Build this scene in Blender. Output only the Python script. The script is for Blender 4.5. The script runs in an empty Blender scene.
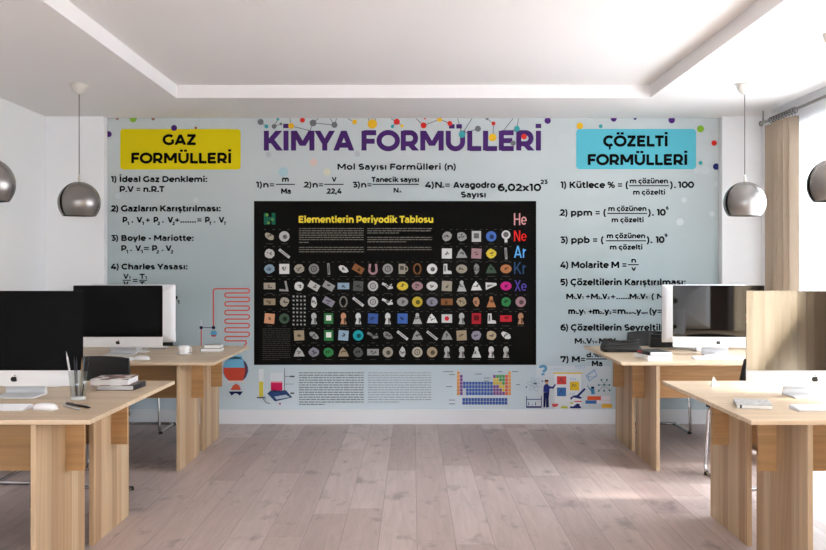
import bpy, bmesh, math, random
from mathutils import Vector, Matrix
R = math.radians
PI = math.pi
SC = bpy.context.scene
COL = SC.collection
rnd = random.Random(7)

# ------------------------------------------------------------------ helpers
def lin(c):
    def f(v):
        v /= 255.0
        return v / 12.92 if v <= 0.04045 else ((v + 0.055) / 1.055) ** 2.4
    return (f(c[0]), f(c[1]), f(c[2]), 1.0)

MATS = {}
def mat(name, rgb, rough=0.6, metal=0.0, spec=0.5, ior=1.45, coat=0.0):
    if name in MATS: return MATS[name]
    m = bpy.data.materials.new(name); m.use_nodes = True
    b = m.node_tree.nodes['Principled BSDF']
    b.inputs['Base Color'].default_value = lin(rgb)
    b.inputs['Roughness'].default_value = rough
    b.inputs['Metallic'].default_value = metal
    b.inputs['Specular IOR Level'].default_value = spec
    b.inputs['IOR'].default_value = ior
    b.inputs['Coat Weight'].default_value = coat
    MATS[name] = m
    return m

def N(m, typ, **kw):
    n = m.node_tree.nodes.new(typ)
    for k, v in kw.items():
        if k.startswith('i_'):
            n.inputs[k[2:].replace('_', ' ')].default_value = v
        else:
            setattr(n, k, v)
    return n
def LK(m, a, b): m.node_tree.links.new(a, b)

class MB:
    """collects shapes into one mesh"""
    def __init__(s): s.v = []; s.f = []; s.sm = []
    def add(s, vs, fs, smooth=False):
        k = len(s.v)
        s.v += [tuple(p) for p in vs]
        for f in fs:
            s.f.append(tuple(i + k for i in f)); s.sm.append(smooth)
        return s
    def box(s, x0, x1, y0, y1, z0, z1):
        return s.add([(x0,y0,z0),(x1,y0,z0),(x1,y1,z0),(x0,y1,z0),(x0,y0,z1),(x1,y0,z1),(x1,y1,z1),(x0,y1,z1)],
                     [(0,3,2,1),(4,5,6,7),(0,1,5,4),(1,2,6,5),(2,3,7,6),(3,0,4,7)])
    def prism(s, pts, axis, a0, a1, smooth=False):
        """polygon in the plane across axis, extruded from a0 to a1"""
        n = len(pts)
        def P(p, a):
            return {'x': (a, p[0], p[1]), 'y': (p[0], a, p[1]), 'z': (p[0], p[1], a)}[axis]
        vs = [P(p, a0) for p in pts] + [P(p, a1) for p in pts]
        k = len(s.v); s.v += vs
        s.f.append(tuple(k + i for i in range(n))[::-1]); s.sm.append(False)
        s.f.append(tuple(k + n + i for i in range(n))); s.sm.append(False)
        for i in range(n):
            j = (i + 1) % n
            s.f.append((k + i, k + j, k + n + j, k + n + i)); s.sm.append(smooth)
        return s
    def lathe(s, prof, n=32, a0=0.0, a1=360.0, c=(0,0,0)):
        full = abs(a1 - a0) >= 359.99
        m = n if full else n + 1
        vs = []
        for i in range(m):
            a = R(a0 + (a1 - a0) * i / n)
            for r, z in prof:
                vs.append((c[0] + r*math.cos(a), c[1] + r*math.sin(a), c[2] + z))
        q = len(prof); fs = []
        for i in range(n):
            j = (i + 1) % m
            for t in range(q - 1):
                fs.append((i*q+t, j*q+t, j*q+t+1, i*q+t+1))
        return s.add(vs, fs, True)
    def tube(s, pts, r, n=10, closed=False, cap=True):
        pts = [Vector(p) for p in pts]; k = len(pts)
        rs = r if isinstance(r, (list, tuple)) else [r]*k
        vs = []; up = None
        for i, p in enumerate(pts):
            if closed: t = (pts[(i+1) % k] - pts[i-1]).normalized()
            elif i == 0: t = (pts[1]-p).normalized()
            elif i == k-1: t = (p-pts[-2]).normalized()
            else: t = ((pts[i+1]-p).normalized() + (p-pts[i-1]).normalized()).normalized()
            if up is None:
                up = Vector((0,0,1)) if abs(t.z) < .9 else Vector((1,0,0))
            u = (up - t*up.dot(t)).normalized(); w = t.cross(u); up = u
            for j in range(n):
                a = 2*PI*j/n
                vs.append(p + (u*math.cos(a) + w*math.sin(a))*rs[i])
        fs = []
        for i in range(k if closed else k-1):
            a = i*n; b = ((i+1) % k)*n
            for j in range(n):
                fs.append((a+j, a+(j+1) % n, b+(j+1) % n, b+j))
        s.add(vs, fs, True)
        if cap and not closed:
            b = len(s.v) - k*n
            s.f.append(tuple(b+j for j in range(n))[::-1]); s.sm.append(False)
            s.f.append(tuple(b+(k-1)*n+j for j in range(n))); s.sm.append(False)
        return s
    def rbox(s, x0, x1, y0, y1, z0, z1, r, n=4):
        """box with rounded vertical corners"""
        return s.prism(rrect(x0, x1, y0, y1, r, n), 'z', z0, z1, False)
    def build(s, name, m, parent=None, bevel=0, loc=None, seg=2):
        me = bpy.data.meshes.new(name)
        me.from_pydata(s.v, [], s.f); me.update()
        me.polygons.foreach_set('use_smooth', s.sm)
        bm = bmesh.new(); bm.from_mesh(me)
        bmesh.ops.recalc_face_normals(bm, faces=bm.faces)
        bm.to_mesh(me); bm.free()
        return link(name, me, m, parent, bevel, loc, seg)

def link(name, me, m, parent=None, bevel=0, loc=None, seg=2):
    o = bpy.data.objects.new(name, me); COL.objects.link(o)
    if m: me.materials.append(m)
    if parent: o.parent = parent
    if loc: o.location = loc
    if bevel:
        b = o.modifiers.new('edge', 'BEVEL'); b.width = bevel; b.segments = seg; b.limit_method = 'ANGLE'
        b.angle_limit = R(40)
    return o

def rrect(x0, x1, y0, y1, r, n=4):
    p = []
    for cx, cy, a in ((x1-r, y1-r, 0), (x0+r, y1-r, 90), (x0+r, y0+r, 180), (x1-r, y0+r, 270)):
        for i in range(n+1):
            t = R(a + 90*i/n); p.append((cx + r*math.cos(t), cy + r*math.sin(t)))
    return p

def tag(o, label, cat, group=None):
    o['label'] = label; o['category'] = cat
    if group: o['group'] = group
    return o
def thing(name, label, cat, loc=(0,0,0), rz=0, group=None):
    o = bpy.data.objects.new(name, None); COL.objects.link(o)
    o.empty_display_size = .05
    o.location = loc; o.rotation_euler = (0,0,R(rz))
    return tag(o, label, cat, group)
def kids(o): return [c for c in list(COL.objects) if c.parent is o]
def dup(root, loc, rz=0, label=None, group=None):
    r = root.copy(); COL.objects.link(r); r.location = loc; r.rotation_euler = (0,0,R(rz))
    if label: r['label'] = label
    if group: r['group'] = group
    for ch in kids(root):
        c = ch.copy(); COL.objects.link(c); c.parent = r
        for g in kids(ch):
            d = g.copy(); COL.objects.link(d); d.parent = c
    return r
def struct(o): o['kind'] = 'structure'; return o

# ------------------------------------------------------------------ dimensions of the room (metres)
CAM_Z = 1.36
FOCAL = 1050.0            # in photo pixels
FAR = 9.276               # mural wall
PIER = 9.178              # front face of the piers either side of the mural
XL, XR = -3.217, 3.05     # side walls
CEIL = 2.703
TRAY = 2.805
BACK = -2.6               # wall behind the camera
DESK_Z = 0.735

# ------------------------------------------------------------------ materials
def noise_tint(m, base, amt=.03, scale=3.0):
    b = m.node_tree.nodes['Principled BSDF']
    tc = N(m, 'ShaderNodeTexCoord'); nz = N(m, 'ShaderNodeTexNoise', i_Scale=scale, i_Detail=3.0)
    LK(m, tc.outputs['Object'], nz.inputs['Vector'])
    hs = N(m, 'ShaderNodeHueSaturation'); hs.inputs['Color'].default_value = lin(base)
    mr = N(m, 'ShaderNodeMapRange'); mr.inputs['To Min'].default_value = 1-amt; mr.inputs['To Max'].default_value = 1+amt
    LK(m, nz.outputs['Fac'], mr.inputs['Value']); LK(m, mr.outputs['Result'], hs.inputs['Value'])
    LK(m, hs.outputs['Color'], b.inputs['Base Color'])
    return m

M_WALL = noise_tint(mat('wall_paint', (236,236,237), .75, spec=.2), (236,236,237), .015, 2)
M_CEIL = noise_tint(mat('ceiling_paint', (236,233,232), .8, spec=.1), (236,233,232), .01, 2)
M_TRIM = mat('trim_paint', (222,225,229), .45)

def wood(name, tones, grain, stave, seed=0.0, rough=.45, fig=.35):
    """solid oak: staves side by side, fine grain running along one axis"""
    m = mat(name, tones[0], rough, spec=.35)
    b = m.node_tree.nodes['Principled BSDF']
    tc = N(m, 'ShaderNodeTexCoord'); sep = N(m, 'ShaderNodeSeparateXYZ')
    LK(m, tc.outputs['Object'], sep.inputs[0])
    ax = {'x': 'X', 'y': 'Y', 'z': 'Z'}
    # stave index along the stave axis
    dv = N(m, 'ShaderNodeMath', operation='MULTIPLY_ADD'); dv.inputs[1].default_value = 1.0/stave[1]; dv.inputs[2].default_value = seed + .37
    LK(m, sep.outputs[ax[stave[0]]], dv.inputs[0])
    fl = N(m, 'ShaderNodeMath', operation='FLOOR'); LK(m, dv.outputs[0], fl.inputs[0])
    wn = N(m, 'ShaderNodeTexWhiteNoise', noise_dimensions='1D'); LK(m, fl.outputs[0], wn.inputs['W'])
    ramp = N(m, 'ShaderNodeValToRGB'); ramp.color_ramp.interpolation = 'LINEAR'
    els = ramp.color_ramp.elements
    els[0].position = 0; els[0].color = lin(tones[0]); els[1].position = 1; els[1].color = lin(tones[-1])
    for i, t in enumerate(tones[1:-1]):
        e = els.new((i+1)/(len(tones)-1)); e.color = lin(t)
    LK(m, wn.outputs['Value'], ramp.inputs['Fac'])
    # grain
    mp = N(m, 'ShaderNodeMapping')
    sc = [26.0, 26.0, 26.0]; sc['xyz'.index(grain)] = 1.1
    mp.inputs['Scale'].default_value = sc
    LK(m, tc.outputs['Object'], mp.inputs['Vector'])
    off = N(m, 'ShaderNodeVectorMath', operation='ADD')
    cmb = N(m, 'ShaderNodeCombineXYZ')
    mul = N(m, 'ShaderNodeMath', operation='MULTIPLY'); mul.inputs[1].default_value = 37.0
    LK(m, wn.outputs['Value'], mul.inputs[0])
    for k in range(3): LK(m, mul.outputs[0], cmb.inputs[k])
    LK(m, mp.outputs[0], off.inputs[0]); LK(m, cmb.outputs[0], off.inputs[1])
    n1 = N(m, 'ShaderNodeTexNoise', i_Scale=1.0, i_Detail=6.0, i_Roughness=.65, i_Distortion=.6)
    LK(m, off.outputs[0], n1.inputs['Vector'])
    mp2 = N(m, 'ShaderNodeMapping')
    sc2 = [5.0, 5.0, 5.0]; sc2['xyz'.index(grain)] = .55
    mp2.inputs['Scale'].default_value = sc2
    LK(m, off.outputs[0], mp2.inputs['Vector'])
    mp2.inputs['Scale'].default_value = [.22, .22, .22]
    n2 = N(m, 'ShaderNodeTexNoise', i_Scale=1.0, i_Detail=2.0, i_Distortion=1.2); LK(m, mp2.outputs[0], n2.inputs['Vector'])
    rg = N(m, 'ShaderNodeMath', operation='MULTIPLY'); rg.inputs[1].default_value = 9.0; LK(m, n2.outputs['Fac'], rg.inputs[0])
    fr = N(m, 'ShaderNodeMath', operation='PINGPONG'); fr.inputs[1].default_value = .5; LK(m, rg.outputs[0], fr.inputs[0])
    s1 = N(m, 'ShaderNodeMath', operation='MULTIPLY'); s1.inputs[1].default_value = fig*.8; LK(m, fr.outputs[0], s1.inputs[0])
    s2 = N(m, 'ShaderNodeMath', operation='MULTIPLY_ADD'); s2.inputs[1].default_value = fig; LK(m, n1.outputs['Fac'], s2.inputs[0]); LK(m, s1.outputs[0], s2.inputs[2])
    mr = N(m, 'ShaderNodeMapRange'); mr.inputs['From Min'].default_value = fig*.35; mr.inputs['From Max'].default_value = fig*1.0
    mr.inputs['To Min'].default_value = .80; mr.inputs['To Max'].default_value = 1.06
    LK(m, s2.outputs[0], mr.inputs['Value'])
    hs = N(m, 'ShaderNodeHueSaturation'); LK(m, ramp.outputs['Color'], hs.inputs['Color']); LK(m, mr.outputs['Result'], hs.inputs['Value'])
    LK(m, hs.outputs['Color'], b.inputs['Base Color'])
    return m

OAK = [(178,148,114), (200,176,146), (186,156,122), (162,130,98), (204,182,150)]
M_TOP = wood('oak_tabletop', [(208,184,153), (217,194,165), (202,178,148)], 'x', ('y', .13), .2, .38, .3)
M_PANEL = wood('oak_panel', OAK, 'z', ('y', .092), .5, .5, .55)
M_APRON = wood('oak_apron', [(172,132,88), (186,146,102)], 'x', ('z', .4), .1, .5, .6)

def floor_mat():
    m = mat('floor_laminate', (190,170,160), .42, spec=.35)
    b = m.node_tree.nodes['Principled BSDF']
    tc = N(m, 'ShaderNodeTexCoord'); sep = N(m, 'ShaderNodeSeparateXYZ'); LK(m, tc.outputs['Object'], sep.inputs[0])
    W, L = .192, 2.1
    def math_(op, a, v=None, w=None):
        n = N(m, 'ShaderNodeMath', operation=op)
        if hasattr(a, 'is_output'): LK(m, a, n.inputs[0])
        else: n.inputs[0].default_value = a
        for i, t in ((1, v), (2, w)):
            if t is None: continue
            if hasattr(t, 'is_output'): LK(m, t, n.inputs[i])
            else: n.inputs[i].default_value = t
        return n.outputs[0]
    u = math_('MULTIPLY_ADD', sep.outputs['X'], 1/W, 100 - .02/W)
    row = math_('FLOOR', u); fu = math_('FRACT', u)
    wr = N(m, 'ShaderNodeTexWhiteNoise', noise_dimensions='1D'); LK(m, row, wr.inputs['W'])
    v0 = math_('MULTIPLY', sep.outputs['Y'], 1/L)
    v = math_('ADD', v0, math_('MULTIPLY', wr.outputs['Value'], 7.3))
    cell = math_('FLOOR', v); fv = math_('FRACT', v)
    cb = N(m, 'ShaderNodeCombineXYZ'); LK(m, row, cb.inputs[0]); LK(m, cell, cb.inputs[1])
    wn = N(m, 'ShaderNodeTexWhiteNoise', noise_dimensions='2D'); LK(m, cb.outputs[0], wn.inputs['Vector'])
    ramp = N(m, 'ShaderNodeValToRGB'); e = ramp.color_ramp.elements
    e[0].color = lin((179,161,157)); e[1].color = lin((206,190,186))
    q = e.new(.5); q.color = lin((193,176,171))
    LK(m, wn.outputs['Value'], ramp.inputs['Fac'])
    # grain along Y, shifted per board
    mp = N(m, 'ShaderNodeMapping'); mp.inputs['Scale'].default_value = (22, 1.6, 1)
    LK(m, tc.outputs['Object'], mp.inputs['Vector'])
    ad = N(m, 'ShaderNodeVectorMath', operation='ADD'); LK(m, mp.outputs[0], ad.inputs[0])
    sc = N(m, 'ShaderNodeVectorMath', operation='SCALE'); sc.inputs['Scale'].default_value = 41.0
    LK(m, wn.outputs['Color'], sc.inputs[0]); LK(m, sc.outputs[0], ad.inputs[1])
    n1 = N(m, 'ShaderNodeTexNoise', i_Scale=1.0, i_Detail=7.0, i_Roughness=.7, i_Distortion=1.0); LK(m, ad.outputs[0], n1.inputs['Vector'])
    # darker knots and smudges
    mk = N(m, 'ShaderNodeMapping'); mk.inputs['Scale'].default_value = (.32, 1.9, 1); LK(m, ad.outputs[0], mk.inputs['Vector'])
    n2 = N(m, 'ShaderNodeTexNoise', i_Scale=1.0, i_Detail=3.0, i_Roughness=.6); LK(m, mk.outputs[0], n2.inputs['Vector'])
    kn = N(m, 'ShaderNodeMapRange'); kn.inputs['From Min'].default_value = .58; kn.inputs['From Max'].default_value = .74
    kn.inputs['To Min'].default_value = 1; kn.inputs['To Max'].default_value = .60
    LK(m, n2.outputs['Fac'], kn.inputs['Value'])
    mr = N(m, 'ShaderNodeMapRange'); mr.inputs['From Min'].default_value = .25; mr.inputs['From Max'].default_value = .75
    mr.inputs['To Min'].default_value = .80; mr.inputs['To Max'].default_value = 1.13
    LK(m, n1.outputs['Fac'], mr.inputs['Value'])
    # seams
    du = math_('ABSOLUTE', math_('SUBTRACT', fu, .5)); dvv = math_('ABSOLUTE', math_('SUBTRACT', fv, .5))
    su = math_('GREATER_THAN', du, .5 - .0016/W); sv = math_('GREATER_THAN', dvv, .5 - .0014/L)
    sm = math_('MULTIPLY_ADD', math_('MAXIMUM', su, sv), -.42, 1.0)
    val = math_('MULTIPLY', math_('MULTIPLY', mr.outputs['Result'], kn.outputs['Result']), sm)
    hs = N(m, 'ShaderNodeHueSaturation'); LK(m, ramp.outputs['Color'], hs.inputs['Color']); LK(m, val, hs.inputs['Value'])
    LK(m, hs.outputs['Color'], b.inputs['Base Color'])
    return m
M_FLOOR = floor_mat()

M_ALU = mat('brushed_aluminium', (222,223,226), .45, metal=.08, spec=.4)
M_WHITE = mat('white_plastic', (236,237,240), .35)
M_BLACK = mat('black_plastic', (16,16,17), .5)
M_SCREEN = mat('screen_glass', (8,8,9), .05, spec=.09)
M_SCREEN_R = mat('mirror_screen_glass', (9,9,10), .03, spec=.5, ior=3.0)
M_SCREEN_M = mat('gloss_screen_glass', (10,9,9), .03, spec=.5, ior=1.62)
M_CHROME = mat('chrome', (200,202,206), .16, metal=1.0)
M_LEATHER = mat('black_upholstery', (18,18,19), .55)
M_SHADE = mat('smoked_metal', (138,134,131), .26, metal=.7)
M_SHADE_IN = mat('shade_inside', (12,11,11), .7, spec=.1)
M_PAPER = mat('paper', (236,236,234), .7)
M_CERAMIC = mat('white_ceramic', (240,240,240), .15)
M_DARKBOOK = mat('dark_cover', (34,37,44), .45)
M_GREYBOOK = mat('grey_cover', (196,196,196), .6)

# ------------------------------------------------------------------ the room
struct(MB().box(XL-.2, XR+.2, BACK-.2, FAR+.2, -.1, 0).build('floor', M_FLOOR))
struct(MB().box(-60, 60, -60, 60, -1.2, -1.0).build('ground', mat('outside_paving', (192,196,202), .9)))
cm = MB()
TX0, TX1, TY0, TY1 = -1.847, 1.85, .6, 8.2
X0, X1, Y0, Y1 = XL-.2, XR+.2, BACK-.2, FAR+.2
T = .25
cm.box(X0, TX0, Y0, Y1, CEIL, CEIL+T); cm.box(TX1, X1, Y0, Y1, CEIL, CEIL+T)
cm.box(TX0, TX1, TY1, Y1, CEIL, CEIL+T); cm.box(TX0, TX1, Y0, TY0, CEIL, CEIL+T)
cm.box(TX0, TX1, TY0, TY1, TRAY, CEIL+T)
struct(cm.build('ceiling', M_CEIL))
PXI_L, PXI_R = -2.70, 2.70
wb = MB()
wb.box(XL-.2, XR+.2, FAR, FAR+.2, 0, CEIL)
struct(wb.build('wall_back', M_WALL))
struct(MB().box(XL, PXI_L, PIER, FAR, 0, CEIL).build('trim_1', M_WALL, bevel=.006))
struct(MB().box(PXI_R, XR, PIER, FAR, 0, CEIL).build('trim_2', M_WALL, bevel=.006))
struct(MB().box(XL-.2, XL, BACK, FAR, 0, CEIL).build('wall_left', M_WALL))
# right wall with a wide window opening
WY0, WY1, WZ0, WZ1 = 4.3, 8.6, .12, 2.5
VY0, VY1 = -.6, 2.27
wr = MB()
wr.box(XR, XR+.2, BACK, VY0, 0, CEIL); wr.box(XR, XR+.2, VY1, WY0, 0, CEIL); wr.box(XR, XR+.2, VY0, VY1, 0, WZ0); wr.box(XR, XR+.2, VY0, VY1, WZ1, CEIL); wr.box(XR, XR+.2, WY1, FAR, 0, CEIL)
wr.box(XR, XR+.2, WY0, WY1, 0, WZ0); wr.box(XR, XR+.2, WY0, WY1, WZ1, CEIL)
struct(wr.build('wall_right', M_WALL))
# wall behind the camera, with two tall windows added for fill light
wf = MB()
BW = [(-2.6, -.6), (-.1, 1.9)]
wf.box(XL-.2, BW[0][0], BACK-.2, BACK, 0, CEIL); wf.box(BW[0][1], BW[1][0], BACK-.2, BACK, 0, CEIL); wf.box(BW[1][1], XR+.2, BACK-.2, BACK, 0, CEIL)
for a, b in BW:
    wf.box(a, b, BACK-.2, BACK, 0, .3); wf.box(a, b, BACK-.2, BACK, 2.4, CEIL)
struct(wf.build('wall_front', M_WALL))

dr = struct(MB().box(2.08, 2.96, BACK-.001, BACK+.05, 0, 2.3).build('added_door', mat('brown_door', (104,82,68), .5), bevel=.004))  # unseen door added to turn the back right screen's reflection brown
for a_, b_ in ((2.18, 2.48), (2.56, 2.86)):
    for c_, d_ in ((.15, 1.0), (1.12, 2.18)): MB().box(a_, b_, BACK+.05, BACK+.06, c_, d_).build('door_panel', MATS['brown_door'], dr, .006)
MB().tube([(2.16,BACK+.06,1.02),(2.16,BACK+.1,1.02),(2.28,BACK+.1,1.02)], .009, 8).build('door_handle', M_CHROME, dr)
def pane_mat():
    m = bpy.data.materials.new('window_glass'); m.use_nodes = True
    nt = m.node_tree; nt.nodes.remove(nt.nodes['Principled BSDF'])
    out = nt.nodes['Material Output']
    tr = N(m, 'ShaderNodeBsdfTransparent'); gl = N(m, 'ShaderNodeBsdfGlossy'); gl.inputs['Roughness'].default_value = .02
    mx = N(m, 'ShaderNodeMixShader'); mx.inputs[0].default_value = .06
    LK(m, tr.outputs[0], mx.inputs[1]); LK(m, gl.outputs[0], mx.inputs[2]); LK(m, mx.outputs[0], out.inputs['Surface'])
    return m
M_PANE = pane_mat()
def window(name, horizontal, a0, a1, z0, z1, c, n):
    """frame with n lights; c is the middle of the wall thickness"""
    f = MB(); t = .055; d = .035
    def bx(u0, u1, w0, w1, dd=d):
        if horizontal: f.box(u0, u1, c-dd, c+dd, w0, w1)
        else: f.box(c-dd, c+dd, u0, u1, w0, w1)
    bx(a0, a1, z0, z0+t); bx(a0, a1, z1-t, z1)
    for i in range(n+1):
        u = a0 + (a1-a0)*i/n
        u0, u1 = (u, u+t) if i == 0 else ((u-t, u) if i == n else (u-t/2, u+t/2))
        bx(u0, u1, z0+t, z1-t)
    o = struct(f.build(name, M_TRIM, bevel=.004))
    g = MB()
    if horizontal: g.box(a0+.03, a1-.03, c-.004, c+.004, z0+.03, z1-.03)
    else: g.box(c-.004, c+.004, a0+.03, a1-.03, z0+.03, z1-.03)
    g.build('pane', M_PANE, o)
    return o
window('window_1', False, WY0, WY1, WZ0, WZ1, XR+.12, 2)
window('added_window_4', False, VY0, VY1, WZ0, WZ1, XR+.12, 2)  # unseen window added to backlight the curtain mirrored at front right
window('added_window_2', True, BW[0][0], BW[0][1], .3, 2.4, BACK-.1, 2)
window('added_window_3', True, BW[1][0], BW[1][1], .3, 2.4, BACK-.1, 2)

sb = MB(); sb.prism([(.5,.12),(.86,.12),(2.27,.82),(2.27,1.15)], 'x', XR-.03, XR+.04)   # sloping brace added behind the near curtain to cast a diagonal shadow
struct(sb.build('added_shadow_brace', M_TRIM))
def baseboard(name, p):
    m = MB()
    for (x0, x1, y0, y1) in p: m.box(x0, x1, y0, y1, 0, .128)
    return struct(m.build(name, M_TRIM, bevel=.004))
baseboard('baseboard_back', [(PXI_L, PXI_R, FAR-.016, FAR)])
baseboard('baseboard_left', [(XL, XL+.016, BACK, PIER-.016), (XL, PXI_L+.002, PIER-.016, PIER)])
baseboard('baseboard_right', [(XR-.016, XR, BACK, PIER-.016), (PXI_R-.002, XR, PIER-.016, PIER)])

# ------------------------------------------------------------------ lettering: a geometric sans drawn as strokes, cap height 1
def arc(cx, cy, rx, ry, a0, a1, n=12):
    return [(cx + rx*math.cos(R(a0+(a1-a0)*i/n)), cy + ry*math.sin(R(a0+(a1-a0)*i/n))) for i in range(n+1)]
def P(pts, w=None): return ('p', pts, w)
def D(x0, y0, x1, y1, w=None): return ('d', (x0, y0, x1, y1), w)
def ST(x, y0, y1): return P([(x, y0), (x, y1)])
def BAR(x0, x1, y): return P([(x0, y), (x1, y)])
def DOT(x, y): return P([(x, y-.11), (x, y+.11)], .22)
def CED(x, y): return P([(x, y+.06), (x, y-.08)] + arc(x-.02, y-.16, .1, .09, 75, -110, 6), .1)
XH = .75
CIRC = lambda cx: P(arc(cx, XH/2, .32, .285, 0, 360, 24), None)
ARCH = lambda x0, x1: P([(x1, 0)] + arc((x0+x1)/2, .40, (x1-x0)/2, .26, 0, 180, 10))
GL = {
 'A': (1.08, [D(.12,0,.54,1), D(.96,0,.54,1), BAR(.28,.80,.27)]),
 'B': (1.08, [ST(.2,0,1), P([(.2,.9)]+arc(.6,.71,.2,.19,90,-90)+[(.2,.52)]), P([(.2,.52)]+arc(.66,.31,.23,.21,90,-90)+[(.2,.1)])]),
 'C': (1.04, [P(arc(.58,.5,.46,.41,47,313,20))]),
 'D': (1.18, [ST(.2,0,1), P([(.2,.9)]+arc(.56,.5,.46,.4,90,-90)+[(.2,.1)])]),
 'E': (.95, [ST(.2,0,1), BAR(.2,.87,.9), BAR(.2,.8,.5), BAR(.2,.88,.1)]),
 'F': (.90, [ST(.2,0,1), BAR(.2,.86,.9), BAR(.2,.78,.47)]),
 'G': (1.12, [P(arc(.6,.5,.48,.41,47,318,20)), ST(.94,.13,.52)]),
 'H': (1.18, [ST(.2,0,1), ST(.98,0,1), BAR(.2,.98,.5)]),
 'I': (.42, [ST(.21,0,1)]),
 'K': (1.06, [ST(.2,0,1), D(.28,.36,.88,1), D(.46,.56,.93,0)]),
 'L': (.86, [ST(.2,0,1), BAR(.2,.83,.1)]),
 'M': (1.40, [ST(.2,0,1), ST(1.2,0,1), D(.22,1,.7,.24), D(1.18,1,.7,.24)]),
 'N': (1.18, [ST(.2,0,1), ST(.98,0,1), D(.22,1,.96,0)]),
 'O': (1.24, [P(arc(.62,.5,.5,.41,0,360,28))]),
 'P': (1.02, [ST(.2,0,1), P([(.2,.9)]+arc(.58,.62,.29,.28,90,-90)+[(.2,.34)])]),
 'R': (1.06, [ST(.2,0,1), P([(.2,.9)]+arc(.58,.62,.29,.28,90,-90)+[(.2,.34)]), D(.54,.34,.88,0)]),
 'S': (.94, [P(arc(.47,.7,.3,.2,35,270,12)+arc(.47,.3,.32,.2,90,-145,12))]),
 'T': (.90, [BAR(.02,.88,.9), ST(.45,0,.9)]),
 'U': (1.16, [P([(.19,1)]+arc(.58,.44,.39,.35,180,360,14)+[(.97,1)])]),
 'V': (1.08, [D(.12,1,.54,0), D(.96,1,.54,0)]),
 'X': (1.04, [D(.14,0,.9,1), D(.14,1,.9,0)]),
 'Y': (1.0, [D(.1,1,.5,.36), D(.9,1,.5,.36), ST(.5,0,.46)]),
 'Z': (.98, [BAR(.1,.88,.9), BAR(.08,.9,.1), D(.2,.1,.78,.9)]),
 'a': (.86, [ST(.66,0,.46), P(arc(.4,.46,.26,.205,150,0,9)), P([(.66,.42)]+arc(.35,.245,.22,.17,90,270,10)+[(.66,.09)],.15)]),
 'b': (.98, [ST(.19,0,1.05), CIRC(.5)]),
 'c': (.82, [P(arc(.46,.375,.33,.285,48,312,16))]),
 'd': (.98, [ST(.79,0,1.05), CIRC(.48)]),
 'e': (.90, [P(arc(.46,.375,.33,.285,0,318,18)), P([(.13,.37),(.86,.37)],.14)]),
 'g': (.98, [CIRC(.48), P([(.79,.75),(.79,.02)]+arc(.47,-.02,.32,.17,0,-145,9))]),
 'h': (.96, [ST(.19,0,1.05), ARCH(.19,.78)]),
 'ı': (.42, [ST(.21,0,.75)]),
 'k': (.92, [ST(.19,0,1.05), D(.26,.25,.74,.75), D(.42,.42,.8,0)]),
 'l': (.42, [ST(.21,0,1.05)]),
 'm': (1.46, [ST(.19,0,.75), ARCH(.19,.73), ARCH(.73,1.27)]),
 'n': (.96, [ST(.19,0,.75), ARCH(.19,.78)]),
 'o': (.94, [CIRC(.47)]),
 'p': (.98, [ST(.19,-.25,.75), CIRC(.5)]),
 'r': (.60, [ST(.19,0,.75), P(arc(.52,.38,.33,.28,180,92,7))]),
 's': (.76, [P(arc(.38,.525,.24,.14,35,270,9)+arc(.38,.235,.25,.14,90,-145,9),.17)]),
 't': (.62, [P([(.25,.95)]+arc(.46,.26,.21,.17,180,300,7)), BAR(.04,.54,.66)]),
 'u': (.96, [ST(.78,0,.75), P([(.19,.75)]+arc(.485,.35,.295,.26,180,360,10))]),
 'v': (.86, [D(.1,.75,.43,0), D(.76,.75,.43,0)]),
 'x': (.86, [D(.1,.75,.76,0), D(.76,.75,.1,0)]),
 'y': (.86, [D(.1,.75,.44,0), D(.76,.75,.28,-.27)]),
 'z': (.78, [BAR(.07,.7,.665), BAR(.06,.72,.085), D(.15,.09,.62,.66)]),
 '0': (.98, [P(arc(.49,.5,.36,.41,0,360,24))]),
 '1': (.58, [ST(.36,0,1), BAR(.05,.36,.9)]),
 '2': (.88, [P(arc(.42,.66,.28,.24,160,-35,12)+[(.16,.1),(.82,.1)])]),
 '3': (.86, [P([(.1,.9),(.68,.9),(.4,.56)]+arc(.42,.34,.3,.24,90,-140,12))]),
 '4': (1.0, [D(.62,1,.16,.28), BAR(.06,.95,.27), ST(.68,0,.55)]),
 '5': (.88, [P([(.76,.9),(.22,.9),(.18,.56)]+arc(.42,.34,.3,.24,90,-140,12))]),
 '6': (.94, [P(arc(.5,.33,.32,.24,0,360,20)), P(arc(.62,.5,.46,.4,75,190,10))]),
 '7': (.90, [P([(.1,.62),(.1,.9),(.8,.9)]), D(.76,.9,.36,0)]),
 '8': (.96, [P(arc(.48,.71,.27,.2,0,360,20)), P(arc(.48,.3,.32,.21,0,360,20))]),
 '9': (.94, [P(arc(.44,.67,.32,.24,0,360,20)), P(arc(.32,.5,.46,.4,-105,10,10))]),
 '(': (.46, [P(arc(.66,.42,.45,.72,122,238,10),.17)]),
 ')': (.46, [P(arc(-.2,.42,.45,.72,-58,58,10),.17)]),
 '=': (.86, [P([(.1,.30),(.76,.30)],.13), P([(.1,.64),(.76,.64)],.13)]),
 '+': (.86, [P([(.08,.45),(.78,.45)],.15), P([(.43,.1),(.43,.8)],.15)]),
 '-': (.56, [BAR(.08,.48,.4)]),
 '.': (.36, [DOT(.18,.11)]),
 ',': (.36, [DOT(.18,.11), D(.2,.1,.12,-.18)]),
 ':': (.38, [DOT(.19,.11), DOT(.19,.62)]),
 '%': (1.2, [P(arc(.29,.73,.19,.2,0,360,14),.14), P(arc(.91,.27,.19,.2,0,360,14),.14), D(.3,0,.9,1,.14)]),
 '?': (.86, [P(arc(.42,.66,.28,.24,170,-60,12)+[(.42,.3)]), DOT(.42,.08)]),
 ' ': (.36, []),
}
def comp(base, extra, adv=None):
    a, s = GL[base]; return (a, s + extra)
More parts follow.
